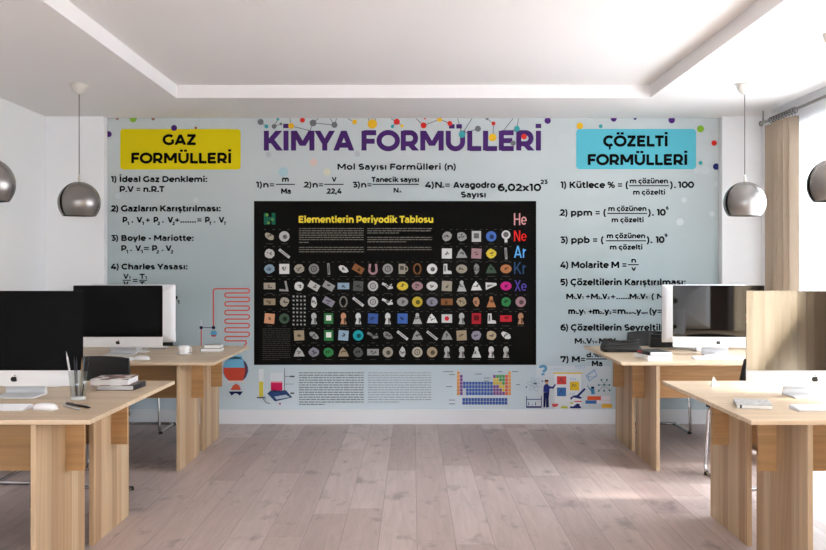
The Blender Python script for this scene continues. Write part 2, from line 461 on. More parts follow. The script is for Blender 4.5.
GL['İ'] = comp('I', [DOT(.21,1.24)]); GL['i'] = comp('ı', [DOT(.21,.98)])
GL['Ü'] = comp('U', [DOT(.38,1.22), DOT(.78,1.22)]); GL['Ö'] = comp('O', [DOT(.42,1.22), DOT(.82,1.22)])
GL['ü'] = comp('u', [DOT(.3,.98), DOT(.66,.98)]); GL['ö'] = comp('o', [DOT(.29,.98), DOT(.65,.98)])
GL['Ç'] = comp('C', [CED(.6,0)]); GL['ç'] = comp('c', [CED(.48,0)]); GL['ş'] = comp('s', [CED(.4,0)])

class Print:
    """flat print on the mural: u to the right, v upwards, in print units"""
    def __init__(s): s.v = []; s.f = []; s.z = []
    def poly(s, pts, dz=0.0):
        k = len(s.v); s.v += pts; s.z += [dz]*len(pts); s.f.append(tuple(range(k, k+len(pts))))
    def rect(s, x0, x1, y0, y1): s.poly([(x0,y0),(x1,y0),(x1,y1),(x0,y1)])
    def disc(s, cx, cy, r, n=16, ry=None): s.poly([(cx+r*math.cos(2*PI*i/n), cy+(ry or r)*math.sin(2*PI*i/n)) for i in range(n)])
    def stroke(s, pts, w):
        n = len(pts); L = []; Rr = []
        closed = n > 3 and abs(pts[0][0]-pts[-1][0]) + abs(pts[0][1]-pts[-1][1]) < 1e-6
        for i in range(n):
            p = Vector(pts[i])
            a = Vector(pts[i-1]) if i > 0 else (Vector(pts[-2]) if closed else None)
            b = Vector(pts[i+1]) if i < n-1 else (Vector(pts[1]) if closed else None)
            d1 = (p-a).normalized() if a is not None and (p-a).length > 1e-9 else None
            d2 = (b-p).normalized() if b is not None and (b-p).length > 1e-9 else None
            if d1 is None: d1 = d2
            if d2 is None: d2 = d1
            t = (d1+d2)
            t = t.normalized() if t.length > 1e-6 else d1
            nrm = Vector((-t.y, t.x))
            k = max(.45, nrm.dot(Vector((-d1.y, d1.x))))
            L.append(p + nrm*(w/2/k)); Rr.append(p - nrm*(w/2/k))
        for i in range(n-1):
            s.poly([tuple(L[i]), tuple(Rr[i]), tuple(Rr[i+1]), tuple(L[i+1])])
    def diag(s, x0, y0, x1, y1, w):
        dx, dy = x1-x0, y1-y0
        h = w*math.hypot(dx, dy)/abs(dy)/2
        s.poly([(x0-h,y0),(x0+h,y0),(x1+h,y1),(x1-h,y1)])
    def text(s, t, x0, x1, base, cap, wt=.2):
        """set t so that it fills x0..x1, baseline at base (photo rows count down), capitals cap high"""
        if wt > .14: wt *= 1.42 if wt < .21 else 1.2
        ops = []; x = 0
        for ch in t:
            if ch == '~': x += .12; continue
            a, st = GL[ch]
            for o in st: ops.append((x, o))
            x += a
        lo, hi = 1e9, -1e9
        for ox, (k, d, w) in ops:
            xs = [p[0] for p in d] if k == 'p' else [d[0], d[2]]
            e = .1 if k == 'p' else .1
            vert = k == 'p' and max(xs)-min(xs) > .01
            ee = 0 if (vert and len(d) == 2) else e
            lo = min(lo, ox+min(xs)-ee); hi = max(hi, ox+max(xs)+ee)
        kx = (x1-x0)/(hi-lo); ky = cap
        asp = kx/ky
        for q, (ox, (k, d, w)) in enumerate(ops):
            ww = (w or .2)/.2*wt
            if k == 'p':
                pts = [((ox+p[0]-lo)*asp, p[1]) for p in d]
                pr = Print(); pr.stroke(pts, ww)
            else:
                pr = Print(); pr.diag((ox+d[0]-lo)*asp, d[1], (ox+d[2]-lo)*asp, d[3], ww)
            for f in pr.f:
                s.poly([(x0 + pr.v[i][0]*cap, -base + pr.v[i][1]*cap) for i in f], (q % 5)*.00014)
    def build(s, name, m, parent, depth):
        """depth: how far the ink stands off the wall, metres"""
        me = bpy.data.meshes.new(name)
        vs = [((u-413)*UNIT, -depth-z, CAM_Z + (270+v)*UNIT) for (u, v), z in zip(s.v, s.z)]
        me.from_pydata(vs, [], s.f); me.update()
        # all faces towards the room
        bm = bmesh.new(); bm.from_mesh(me)
        for f in bm.faces:
            if f.normal.y > 0: f.normal_flip()
        bm.to_mesh(me); bm.free()
        return link(name, me, m, parent)
UNIT = FAR/FOCAL
def build_layers(name, layers, parent):
    """one printed picture made of several inks"""
    me = bpy.data.meshes.new(name); vs = []; fs = []; mi = []
    for i, (pr, m, dep) in enumerate(layers):
        k = len(vs); vs += [((u-413)*UNIT, -dep-z, CAM_Z + (270+v)*UNIT) for (u, v), z in zip(pr.v, pr.z)]
        fs += [tuple(a+k for a in f) for f in pr.f]; mi += [i]*len(pr.f); me.materials.append(m)
    me.from_pydata(vs, [], fs); me.polygons.foreach_set('material_index', mi); me.update()
    bm = bmesh.new(); bm.from_mesh(me)
    for f in bm.faces:
        if f.normal.y > 0: f.normal_flip()
    bm.to_mesh(me); bm.free()
    return link(name, me, None, parent)
def ink(name, rgb): return mat('ink_'+name, rgb, .65, spec=.08)
INK = ink('black', (20,22,24))

# ------------------------------------------------------------------ the mural
mural = thing('wall_mural', 'wide pale blue chemistry formula mural covering the back wall', 'mural', (0, FAR, 0))
def mural_bg():
    m = mat('mural_print', (176,184,186), .6, spec=.25)
    b = m.node_tree.nodes['Principled BSDF']
    tc = N(m, 'ShaderNodeTexCoord'); sp = N(m, 'ShaderNodeSeparateXYZ'); LK(m, tc.outputs['Object'], sp.inputs[0])
    nz = N(m, 'ShaderNodeTexNoise', i_Scale=.7, i_Detail=1.0); LK(m, tc.outputs['Object'], nz.inputs['Vector'])
    ma = N(m, 'ShaderNodeMath', operation='MULTIPLY_ADD'); ma.inputs[1].default_value = .35; LK(m, nz.outputs['Fac'], ma.inputs[0])
    dv = N(m, 'ShaderNodeMath', operation='MULTIPLY'); dv.inputs[1].default_value = 1/2.8; LK(m, sp.outputs['Z'], dv.inputs[0])
    LK(m, dv.outputs[0], ma.inputs[2])
    r = N(m, 'ShaderNodeValToRGB'); e = r.color_ramp.elements
    e[0].position = .16; e[0].color = lin((208,221,229)); e[1].position = 1.1; e[1].color = lin((190,197,197))
    q = e.new(.8); q.color = lin((174,184,185))
    q = e.new(.55); q.color = lin((162,177,180)); q = e.new(.34); q.color = lin((180,195,202))
    LK(m, ma.outputs[0], r.inputs['Fac']); LK(m, r.outputs['Color'], b.inputs['Base Color'])
    return m
MX0, MX1, MTOP, MBOT = 107.5, 718.5, 118.05, 409.6
p = Print(); p.rect(MX0, MX1, -MBOT, -MTOP); p.build('printed_backdrop', mural_bg(), mural, .0015)
A1, A2, A3, A4 = .0025, .0035, .0045, .0055

# pale hexagons and bokeh dots near the top corners
p = Print()
for (x, y, r) in [(192,122,5),(206,124,6),(222,124,5),(234,128,4),(150,126,4),(113,126,4),(116,140,4),(564,138,6),(712,122,4),(706,137,5),(700,152,6),(707,158,7),(714,156,5),(705,170,5),(697,170,4),(716,184,3),(575,150,3),(563,120,4),(590,121,4),(655,122,4),(684,200,3),(563,216,3),(680,222,4),(712,214,3),(118,196,3),(196,200,3)]:
    p = Print(); p.disc(x, -y, r, 6); p.build('pale_hexagon_print', ink('pale', (192,199,200)), mural, .0018+.00005*(int(x*7+y) % 9))
p = Print()
for (a, b) in [((268,154),(283,172)),((283,172),(299,161)),((299,161),(327,172)),((313,162),(330,152))]:
    p.stroke([(a[0],-a[1]),(b[0],-b[1])], .7)
p.build('faded_molecule_print', ink('faded', (188,194,196)), mural, .002)
for nm, x, y, r, c in [('grey',268.5,154.5,2.8,(178,182,186)),('blue',283.3,172,5,(168,194,202)),('peach',313.5,162.3,4,(212,190,182)),('yellow',327,172,3.6,(208,206,184)),('grey',357.5,154,3,(180,184,188))]:
    p = Print(); p.disc(x, -y, r); p.build('faded_%s_ball_print' % nm, ink('faded_'+nm, c), mural, .0023)

# coloured molecules along the top edge
def clip_disc(p, x, y, r, n=18):
    pts = [(x+r*math.cos(2*PI*i/n), min(-MTOP-.1, -y+r*math.sin(2*PI*i/n))) for i in range(n)]
    p.poly([(min(max(a, MX0+.2), MX1-.2), b) for a, b in pts])
BALLS = {
 'purple': ((84,44,120), [(108.9,134.2,2.9),(547.6,120.7,3.2),(671.6,120.2,3.3),(613.6,118.8,3),(174.2,128,3)]),
 'navy': ((42,46,104), [(716,166.7,3.3),(635,118.4,1.6)]),
 'green': ((134,178,52), [(133.3,118.8,3.6),(700.4,129,3.5)]),
 'red': ((205,52,44), [(302.5,120.2,2.5),(396.8,121.8,3.1),(423.6,125.5,3),(449.8,123.5,2.5),(493.4,123.5,2),(524,136.7,2.8),(714,143.1,2.8),(424.8,118.4,1.2)]),
 'gold': ((228,180,46), [(291.3,126,3),(354.6,122,2.5),(372.4,124,4.8),(439.7,119.3,2.6),(492.6,137.5,3.9),(579.9,126,3.3),(402,126,1.6)]),
 'teal': ((66,158,160), [(266.5,126.5,2),(278,119.2,1.5),(392.4,126.6,1.7),(462,134.5,3.4),(516.8,128.8,3),(600.6,126.3,1.9),(700.4,163,2)]),
 'grey': ((112,112,114), [(260.7,122,3),(274.2,126.5,2.4),(281,124,1.4),(313.1,123,3.4),(334.5,125,3),(477.9,128.8,3),(513,143.3,2.6),(487,118.8,1.5)]),
 'brown': ((150,104,84), [(117.4,118.7,1.4),(153.3,118.7,1.8),(196,128,1.4)]),
}
p = Print()
for a, b in [((260.7,122),(266.5,126.5)),((274.2,126.5),(278,119)),((274.2,126.5),(281,124)),((291,126),(290,118.5)),((291,126),(311,131)),((313,123),(334.5,125)),((313,123),(318.5,118.5)),((313,123),(310,131)),
             ((334.5,125),(330,118.5)),((334.5,125),(336.5,118.5)),((354,122),(348,118.6)),((369,124),(368.5,118.6)),((376,124),(375,118.6)),((397,122),(391,118.7)),((397,122),(403,126)),((397,122),(392,126.5)),
             ((423.6,125.5),(439.7,119.3)),((439.7,119.3),(449.8,123.5)),((423.6,125.5),(416,118.5)),((462,134),(457.5,118.5)),((462,134),(472,118.5)),((462,134),(477.9,128.8)),((493.4,123.5),(487,118.8)),((493.4,123.5),(493,137)),((513,130),(524,136.7)),((504,130),(513,118.5)),((516.8,128.8),(518.5,118.5))]:
    p = Print(); p.stroke([(a[0],-a[1]),(b[0],-b[1])], .75); p.build('molecule_stick_print', ink('stick', (112,114,118)), mural, A1)

# title and mole formulas
p = Print(); p.text('KİMYA FORMÜLLERİ', 264.6, 540.2, 150.6, 19.8, .215)
p.build('purple_title_lettering', ink('title', (74,42,104)), mural, .0045)
for n, (c, lst) in BALLS.items():
    for (x, y, r) in lst:
        p = Print(); clip_disc(p, x, y, r); p.build(n + '_molecule_ball_print', ink('ball_'+n, c), mural, .0052)

class Lines:
    """one lettering mesh for each numbered formula"""
    def __init__(s): s.p = Print()
    def text(s, t, *r):
        if t[:2] in ('1)','2)','3)','4)','5)','6)','7)'): s.flush()
        s.p.text(t, *r)
    def rect(s, *r): s.p.rect(*r)
    def flush(s):
        if s.p.f: s.p.build('formula_lettering', INK, mural, A3)
        s.p = Print()
p = Lines()
T_ = p.text
T_('Mol Sayısı Formülleri (n)', 337.6, 455.8, 169.7, 5.9, .19)
T_('1)n=', 256.2, 274.2, 187.5, 5.6); T_('m', 282.3, 288.7, 181.7, 5.2); p.rect(275.8, 295, -184.9, -183.9); T_('Ma', 281.4, 290.7, 193.7, 5.2)
T_('2)n=', 303.9, 323.2, 187.5, 5.6); T_('V', 332, 336.4, 181.7, 4.6); p.rect(324.2, 343.6, -184.9, -183.9); T_('22,4', 326.9, 341.6, 193.7, 5.2)
T_('3)n=', 352.3, 371.6, 187.5, 5.6); T_('Tanecik sayısı', 371.6, 418.8, 182, 4.9); p.rect(372.4, 418.8, -184.9, -183.9); T_('N', 393.7, 398.4, 192.6, 4.6); T_('A', 399, 401.6, 192.6, 2)
T_('4)N', 425.2, 441.8, 187.9, 6); T_('A', 442.1, 444.6, 187.9, 2); T_('=', 445.2, 449.8, 187.9, 5.8); T_('Avagodro', 453.3, 495.3, 187.9, 6)
T_('Sayısı', 461, 485.6, 197.5, 5.8); T_('6,02x10', 497.8, 541, 191, 7.1); T_('23', 540.6, 547.4, 184, 4.2)
p.flush()

# left: gas formulas
def heading(name, x0, x1, y0, y1, m, lines, lab):
    p = Print(); p.poly(rrect(x0, x1, -y1, -y0, 3.6, 6)); o = p.build(name, m, mural, A2); o['label'] = lab
    p = Print()
    for l in lines: p.text(*l)
    p.build('heading_lettering', ink('heading', (12,12,10)), o, A3+.001)
heading('gas_heading_panel', 120.3, 240.8, 129, 169.7, ink('yellow', (216,196,18)),
        [('GAZ', 163, 195.9, 144.9, 10.3, .225), ('FORMÜLLERİ', 131.8, 230.8, 163.3, 10.3, .225)], 'yellow rounded heading panel')
heading('solution_heading_panel', 576.1, 696, 129, 169.3, ink('cyan', (92,182,198)),
        [('ÇÖZELTİ', 603.4, 667, 146.4, 10.6, .225), ('FORMÜLLERİ', 588.1, 686.6, 165, 10.6, .225)], 'turquoise rounded heading panel')
p = Lines(); T_ = p.text
T_('1) İdeal Gaz Denklemi:', 109.7+1.5, 207.1, 182, 5.7); T_('P.V = n.R.T', 120, 164.5, 192, 5.8)
T_('2) Gazların Karıştırılması:', 111.2, 220.4, 211.4, 5.9)
def pv(x0, x1, base, ch, sub, h=5.6):
    T_(ch, x0, x1, base, h); T_(sub, x1-.2, x1+1.9, base+2.4, 3.3)
pv(123,127.2,222.6,'P','1'); T_('.',132,133,222.6,5.2); pv(137,142.2,222.6,'V','1'); T_('+',146,150,222.6,5.4)
pv(154,158.2,222.6,'P','2'); T_('.',162.5,163.6,222.6,5.2); pv(168,173,222.6,'V','2'); T_('+.......',175,196,222.6,5.4); T_('=',197.4,201.6,222.6,5.6)
pv(205.4,209.6,222.6,'P','T'); T_('.',214,215.2,222.6,5.2); pv(219,224.2,222.6,'V','T')
T_('3) Boyle - Mariotte:', 111, 193.4, 240.8, 5.6)
pv(121.6,126.4,251,'P','1'); T_('.',130.6,131.7,251,5.2); pv(135.6,141,251,'V','1'); T_('=',144,149,251,5.6)
pv(152.4,157.2,251,'P','2'); T_('.',162,163.1,251,5.2); pv(166,171.4,251,'V','2')
T_('4) Charles Yasası:', 111, 187.4, 269.4, 5.6)
for x, c in ((123.6,'V'),(139.8,'T')):
    T_(c, x, x+5, 278.8, 4.9); T_('1', x+5.4, x+7, 279.2, 3); p.rect(x-.8, x+7.4, -280.7, -279.8); T_(c, x, x+5, 286.4, 4.9); T_('2', x+5.4, x+7, 287, 3)
T_('=', 133, 137.6, 283, 5.4)
T_('P', 172.5, 177.6, 301, 5.4); T_('1', 177.4, 179.6, 304, 3.6)
p.flush()

# right: solution formulas
p = Lines(); T_ = p.text
def frac(x0, x1, num, den, bar, nb, db, ndx, ddx):
    T_(num, x0+ndx[0], x1-ndx[1], nb, 4.9, .185); T_(den, x0+ddx[0], x1-ddx[1], db, 4.9, .185); p.rect(x0, x1, -bar-.5, -bar+.5)
T_('1) Kütlece % = (', 560.5, 628.2, 188, 6.3, .19); frac(628.9, 668.8, 'm çözünen', 'm çözelti', 185.8, 183.4, 194.6, (1.1,1.1), (4.3,4)); T_(').', 669.4, 675.7, 188, 6.3); T_('100', 678.1, 693.8, 187.8, 6.1)
T_('2) ppm = (', 559.8, 606, 215.7, 6.3, .19); frac(607.3, 647, 'm çözünen', 'm çözelti', 213.5, 211, 222.2, (1.1,.8), (4.4,3.7)); T_(').', 647.6, 653.5, 215.7, 6.3); T_('10', 656.8, 665.4, 215.5, 6.3); T_('6', 666, 668.4, 209.6, 3.2)
T_('3) ppb = (', 559.8, 603.6, 243, 6.3, .19); frac(606, 645.9, 'm çözünen', 'm çözelti', 240.8, 238.2, 249.5, (.8,1), (4,3.8)); T_(').', 646.3, 652, 243, 6.3); T_('10', 655.7, 664.2, 242.8, 6.3); T_('9', 664.6, 667.2, 237, 3.3)
T_('4) Molarite M =', 560.2, 626.3, 268, 6.4, .19); T_('n', 631.4, 635.8, 262.6, 4.8); p.rect(627.8, 638.7, -265.2, -264.2); T_('v', 631.4, 635.8, 270.8, 4.6)
T_('5) Çözeltilerin Karıştırılması:', 560.5, 685.1, 285.2, 6.3, .19)
T_('M', 566.4, 573, 299.1, 5.4); T_('1', 573.2, 575, 299.1, 2.6); T_('.V', 575.6, 581.6, 299.1, 5.4); T_('1', 581.7, 583.4, 299.1, 2.6); T_('+', 585.8, 590, 298.8, 5)
T_('M', 591, 597.6, 299.1, 5.4); T_('2', 597.8, 600.6, 299.1, 2.6); T_('.V', 601, 607, 299.1, 5.4); T_('2', 607.2, 610, 299.1, 2.6); T_('+......', 610.8, 629, 299.1, 5.2)
T_('M', 629.6, 636.2, 299.1, 5.4); T_('T', 636.3, 638.6, 299.1, 2.6); T_('.V', 639, 645.2, 299.1, 5.4); T_('T', 645.4, 648, 299.1, 2.6); T_('( M', 651.4, 665, 299.1, 5.4)
T_('m', 568.5, 574.8, 314, 6); T_('1', 575, 576.8, 314, 2.6); T_('.y', 577.2, 583.6, 314, 6); T_('1', 583.6, 585.2, 314, 2.6); T_('+', 588.4, 592.4, 314, 5.4)
T_('m', 593, 599.2, 314, 6); T_('2', 599.4, 602.4, 314, 2.6); T_('.y', 602.8, 609, 314, 6); T_('2', 609, 611.6, 314, 2.6); T_('=m', 612.4, 625.4, 314, 6)
T_('son', 626, 634, 314, 2.6); T_('.y', 634.6, 641, 314, 6); T_('son', 641.2, 647.6, 314, 2.6); T_('(y=', 649.4, 661.6, 314, 6)
T_('6) Çözeltilerin Seyreltilmesi:', 560.5, 684, 330.5, 6.2, .19)
T_('M', 574.8, 581.6, 343.6, 5.4); T_('1', 582, 583.8, 343.6, 2.8); T_('.V', 584.6, 591.8, 343.6, 5.4); T_('1', 592, 593.8, 343.6, 2.8); T_('=', 594.8, 597.6, 343.8, 4); T_('M', 599, 605.8, 343.6, 5.4); T_('2', 606, 608.4, 343.6, 2.6); T_('.V', 608.8, 615.6, 343.6, 5.4)
T_('7) M=', 560.5, 585, 362.2, 6, .2); T_('d.%.', 586.4, 601, 357.2, 4.6); T_('10', 601.5, 607, 357.2, 4.2); p.rect(586, 607, -359.5, -358.4); T_('Ma', 592, 602, 366.1, 5.4)
p.flush()

# body-text columns, set as rows of tiny words
def words_block(p, x0, x1, ys, h, seed, last=1.0):
    r = random.Random(seed)
    for i, y in enumerate(ys):
        x = x0; end = x0 + (x1-x0)*(last if i == len(ys)-1 else 1)
        while x < end-.3:
            w = min(r.uniform(1.6, 6.0), end-x)
            p.rect(x, x+w, -y-h/2, -y+h/2); x += w + r.uniform(.5, .8)

# element chart
p = Print(); p.rect(254, 536.2, -364.9, -201)
chart = p.build('element_chart_panel', ink('chart', (11,10,8)), mural, .0025); chart['label'] = 'black element chart panel with rows of specimen pictures'
p = Print(); p.text('Elementlerin Periyodik Tablosu', 299, 433, 222.7, 6.7, .165); p.build('chart_title_lettering', ink('chart_title', (222,200,60)), chart, A3)
p = Print()
words_block(p, 299, 363.8, [228.6,230.8,233,235.2,237.4,239.6,242.4], .75, 1, .15); words_block(p, 299, 363.8, [247.4,249.6,251.8], .75, 2)
words_block(p, 367.3, 432, [228.6,230.8,233], .75, 3, .5); words_block(p, 367.3, 432, [237.4,239.6,241.8], .75, 4, .6); words_block(p, 367.3, 432, [247.4,249.6], .75, 5)
p.build('chart_text_print', ink('chart_text', (118,116,110)), chart, A3)
p = Print(); words_block(p, 262.5, 290.5, [328.8 + 2.05*i for i in range(16)], .6, 6, .6); p.build('chart_footnote_print', ink('chart_note', (70,68,64)), chart, A3)
for s_, x0, x1, b_, cap, c, nm in [('He',513.9,526.6,225.2,12,(206,150,150),'helium'),('Ne',513.9,526.6,241.4,11,(214,38,38),'neon'),('Ar',513.9,526.6,257.8,12,(96,172,232),'argon'),('Kr',513.9,526.6,274,12,(48,78,112),'krypton'),('Xe',514.6,526.6,291.2,11,(84,72,160),'xenon')]:
    p = Print(); p.text(s_, x0, x1, b_, cap, .11); p.build(nm+'_symbol_lettering', ink(nm, c), chart, A3)
p = Print(); p.text('H', 264.8, 274.6, 224.6, 11.6, .26); p.build('hydrogen_symbol_lettering', ink('hydrogen', (26,92,74)), chart, A3)
p = Print()
for x, y, r in [(267,215,1.6),(272.5,219.5,1.4),(268.5,222.8,1.6)]: p.disc(x, -y, r)
p.build('hydrogen_glow_print', ink('hglow', (96,140,70)), chart, A4)

PAL = {'w': (214,214,212), 'g': (150,150,148), 'd': (98,100,98), 'b': (176,168,150), 't': (178,160,132), 'y': (214,188,66), 'o': (196,130,84),
       'r': (200,44,56), 'p': (190,150,156), 'm': (214,44,140), 'B': (72,106,178), 'c': (150,176,196), 'T': (34,160,168), 'G': (60,140,80), 'e': (70,92,74),
       'n': (150,98,58), 'l': (164,160,176), 'k': (128,124,116), 'f': (206,152,116)}
ROWS = {
 236.4: {0:'Sb',1:'Cw',12:'Rg',13:'Rg',14:'Fw',15:'CB',16:'Kw'},
 253.5: {0:'Rw',1:'/w',12:'Qw',13:'Ag',14:'Qp',15:'Ry',16:'|g'},
 268.9: {0:'Rc',1:'Qw',2:'Rb',3:'Og',4:'|g',5:'Sw',6:'Pn',7:'Up',8:'Og',9:'Mb',10:'0n',11:'Cw',12:'Lw',13:'Eb',14:'Vg',15:'Ae',16:'Eo'},
 286.0: {0:'-b',1:'Jg',2:'Rw',3:'Pw',4:'Pg',5:'-c',6:'Qd',7:'Ow',8:'~w',9:'Ey',10:'Ep',11:'Ew',12:'Qb',13:'Yw',14:'Aw',15:'Dw',16:'Em'},
 301.8: {0:'-t',1:'Rb',3:'Vw',4:'Pl',5:'0k',6:'/w',7:'Ow',8:'~w',9:'Eg',10:'Cy',11:'El',12:'-n',13:'Rt',14:'Vf',15:'Yo',16:'RG',17:'Cp'},
 318.5: {0:'Qf',1:'Ce',3:'Iw',4:'FG',5:'If',6:'Iw',7:'QB',8:'Iw',9:'QB',10:'Yw',11:'Aw',12:'Jw',13:'Iw',14:'Fr',15:'Lw',16:'-r',17:'If'},
 335.4: {2:'Qt',3:'Sg',4:'FG',5:'Qc',6:'CT',7:'~g',8:'Sg',9:'/w',10:'Ag',11:'/w',12:'Ag',13:'Qt',14:'Rl',15:'Rt',16:'Sw'},
 352.1: {2:'Aw',3:'Rl',4:'RG',5:'At',6:'Rd',7:'-g',8:'Cb',9:'Vw',10:'Ob',11:'Ct',12:'Iw',13:'Iw',14:'Yw',15:'Iw',16:'Iw'},
}
def specimen(s, cx, cy, seed):
    r = random.Random(seed); p = Print(); q = Print()
    k = s[0]; W, H = 5.3, 5.6
    def blob(rx, ry, n=9, j=.22):
        return [(cx+rx*(1-j*r.random())*math.cos(2*PI*i/n+.3), cy+ry*(1-j*r.random())*math.sin(2*PI*i/n+.3)) for i in range(n)]
    def rot(pts, a):
        c, sn = math.cos(R(a)), math.sin(R(a)); return [(cx+(x-cx)*c-(y-cy)*sn, cy+(x-cx)*sn+(y-cy)*c) for x, y in pts]
    def rc(w, h, dx=0, dy=0): return [(cx+dx-w,cy+dy-h),(cx+dx+w,cy+dy-h),(cx+dx+w,cy+dy+h),(cx+dx-w,cy+dy+h)]
    if k == 'C': p.disc(cx, cy, 5.2, 18); q.disc(cx+.6, cy-.4, 2.3, 12)
    elif k == 'O': p.disc(cx, cy, 5.2, 18); q.stroke(arc(cx, cy, 2.6, 2.6, 0, 360, 14), .9); q.disc(cx, cy, .8, 8)
    elif k == 'E': p.disc(cx, cy, 5.6, 18, 4.4); q.disc(cx+.5, cy-.3, 2.6, 12, 1.2)
    elif k == 'R': p.poly(blob(5.6, 5.4)); q.poly([(cx+(x-cx)*.45+1, cy+(y-cy)*.4-1) for x, y in blob(5, 5, 7)])
    elif k == 'S': p.poly(rot(blob(6.2, 3.4, 8), -35)); q.poly(rot([(x*1, y) for x, y in rc(2.6, .7)], -35))
    elif k == 'A': p.poly([(cx-5.4,cy-4.4),(cx+5.6,cy-4.2),(cx+3,cy+1),(cx-.6,cy+5),(cx-3.2,cy+1.6)]); q.poly([(cx-1,cy-3.4),(cx+3.4,cy-3.2),(cx+.4,cy+1.8)])
    elif k == 'Q': p.poly(rot(rc(5, 5), r.uniform(-6, 6))); q.poly(rot(rc(3.4, 1.1, .4, -2.2), r.uniform(-6, 6)))
    elif k == 'F': p.poly(rc(4.6, 5.4)); q.poly(rc(2.6, 2.6, 0, .6))
    elif k == 'P': p.poly(rot(rc(5.6, 3.4), -30)); q.poly(rot(rc(4.6, .9, 0, -1.6), -30))
    elif k == '-': p.poly(rc(5.8, 3.2)); q.poly(rc(3.6, .9, .3, -.6))
    elif k == '/': p.poly(rot(rc(6.6, 1.3), -38)); q.poly(rot(rc(4.6, .35), -38))
    elif k == '|': p.poly(rot(rc(1.2, 5.8), 4)); q.poly(rc(.4, 4))
    elif k == '~': p.stroke([(cx-5.6,cy+2.6),(cx-2,cy+1),(cx+1,cy-2),(cx+5,cy-1.4)], 2.4); p.stroke([(cx+1,cy-2),(cx+4,cy+2)], 1.2); q.disc(cx, cy-.6, .8, 8)
    elif k == '0': p.stroke(arc(cx, cy, 3.4, 5, 0, 360, 18), 1.5); q.disc(cx, cy-5, .8, 8)
    elif k == 'U': p.stroke([(cx-3,cy+5)]+arc(cx,cy-1.4,3.6,3.4,180,360,10)+[(cx+3,cy+5)], 2.2); q.disc(cx-3.4, cy, .7, 8)
    elif k == 'K': p.disc(cx, cy+1.6, 4.4, 16); p.rect(cx-1.4, cx+1.4, cy-6, cy-2); q.disc(cx, cy+1.8, 2.8, 12)
    elif k == 'L': p.poly([(cx-3.6,cy-5),(cx+5,cy-5),(cx+4.4,cy-2.2),(cx+.6,cy-1.4),(cx+.4,cy+5),(cx-3.2,cy+5)]); q.poly(rc(.8, 3, -1.8, .6))
    elif k == 'M': p.rect(cx-3.8, cx+2.8, cy-5, cy+5); p.stroke(arc(cx+2.8, cy, 2.2, 2.6, -90, 90, 8), 1.2); q.rect(cx-2.6, cx+1.4, cy-1, cy+3)
    elif k == 'J' and s == 'Jw':
        p.poly(rc(5.2, 4.2)); q.disc(cx, cy, 2.3, 14)
    elif k == 'J': p.stroke([(cx-5,cy-4),(cx+3,cy-4.4),(cx+1,cy+5)], 2); q.disc(cx, cy-3.4, .8, 8)
    elif k == 'D': p.poly([(cx-5.4,cy-4),(cx+5.6,cy+1),(cx+5,cy+3),(cx-5.6,cy+3.6)]); q.poly([(cx-4,cy-1.6),(cx+3,cy+1.4),(cx-4,cy+1)])
    elif k == 'I': p.disc(cx, cy+2.2, 2.7, 12, 3.6); p.poly([(cx-1.4,cy),(cx+1.4,cy),(cx+3.2,cy-5.6),(cx-3,cy-5.6)]); q.poly([(cx+.4,cy+1),(cx+2,cy+.4),(cx+2,cy-5),(cx+.4,cy-5)])
    elif k == 'V': p.poly(blob(3.6, 6, 9, .3)); q.poly([(cx-.6,cy-4),(cx+2,cy-4.4),(cx+1.2,cy+2)])
    elif k == 'Y': p.disc(cx, cy+3.4, 1.9, 10, 2.2); p.poly([(cx-4.6,cy-5.4),(cx+4.8,cy-5.4),(cx+2,cy+1.6),(cx-1.8,cy+1.8)]); q.poly([(cx-.4,cy-4.8),(cx+2.8,cy-5),(cx+1,cy)])
    if s[0] in 'RQP-ASEVY~' :
        q = Print()
        for i in range(5):
            a = r.uniform(0, 360); d_ = r.uniform(.4, 2.6); x, y = cx+d_*math.cos(a), cy+d_*.7*math.sin(a)
            q.poly([(x+r.uniform(-1.7,1.7), y+r.uniform(-1,1)) if 0 else (x+1.5*math.cos(t+a)*r.uniform(.4,1.1), y+1.1*math.sin(t+a)*r.uniform(.4,1.1)) for t in (0,1.5,3.2,4.7)], i*.00012)
    return p, q, s[1]
def shade(c, f): return tuple(max(0, min(255, v*f)) for v in c)
DET = {'b': 'd', 'w': 'd'}
sd = 1
for y, cells in ROWS.items():
    for i, code in cells.items():
        cx = 269.6 + 14.77*i; sd += 1
        p, q, c = specimen(code, cx, -y, sd)
        jit = 0.82 + .2*((sd*37) % 10)/10
        key = c + str(int(jit*10))
        dc = PAL['r'] if code == 'Jw' else shade(PAL[c], .45)
        if code == 'FG': dc = (230,232,226)
        cap = Print(); w_ = 1.8 + 2.2*((sd*29) % 10)/10; cap.rect(cx-w_, cx+w_, -y-7.7, -y-7.2)
        cap.rect(cx-5.5, cx-3.6, -y+6.6, -y+7.2); cap.rect(cx+3, cx+5.5, -y+6.6, -y+7.2)
        build_layers('specimen_picture', [(p, ink('sp_'+key, shade(PAL[c], jit)), A2+.0006), (q, ink('sd_'+c+('j' if code == 'Jw' else '')+('f' if code == 'FG' else ''), dc), A2+.0012),
                     (cap, ink('caption', (74,72,68)), A2+.0004)], chart)
p = Print()
for a in range(8):
    for b in range(4): p.poly([(292.4+3.7*b+rnd.random(), -(295.6+4*a)), (294.6+3.7*b, -(295.4+4*a)-rnd.random()), (294.4+3.7*b, -(297.4+4*a)), (292.8+3.7*b, -(297.1+4*a))])
p.build('specimen_grid_print', ink('grid', (170,168,162)), chart, A3)

# text columns under the chart
p = Print(); words_block(p, 299, 363.8, [372.8 + 2.43*i for i in range(14)], .95, 11, .4); p.build('text_column_print', ink('col', (112,120,126)), mural, A2)
p = Print(); words_block(p, 368, 431.2, [372.8 + 2.43*i for i in range(13)], .8, 12, .5); p.build('pale_text_column_print', ink('colp', (146,154,160)), mural, A2)

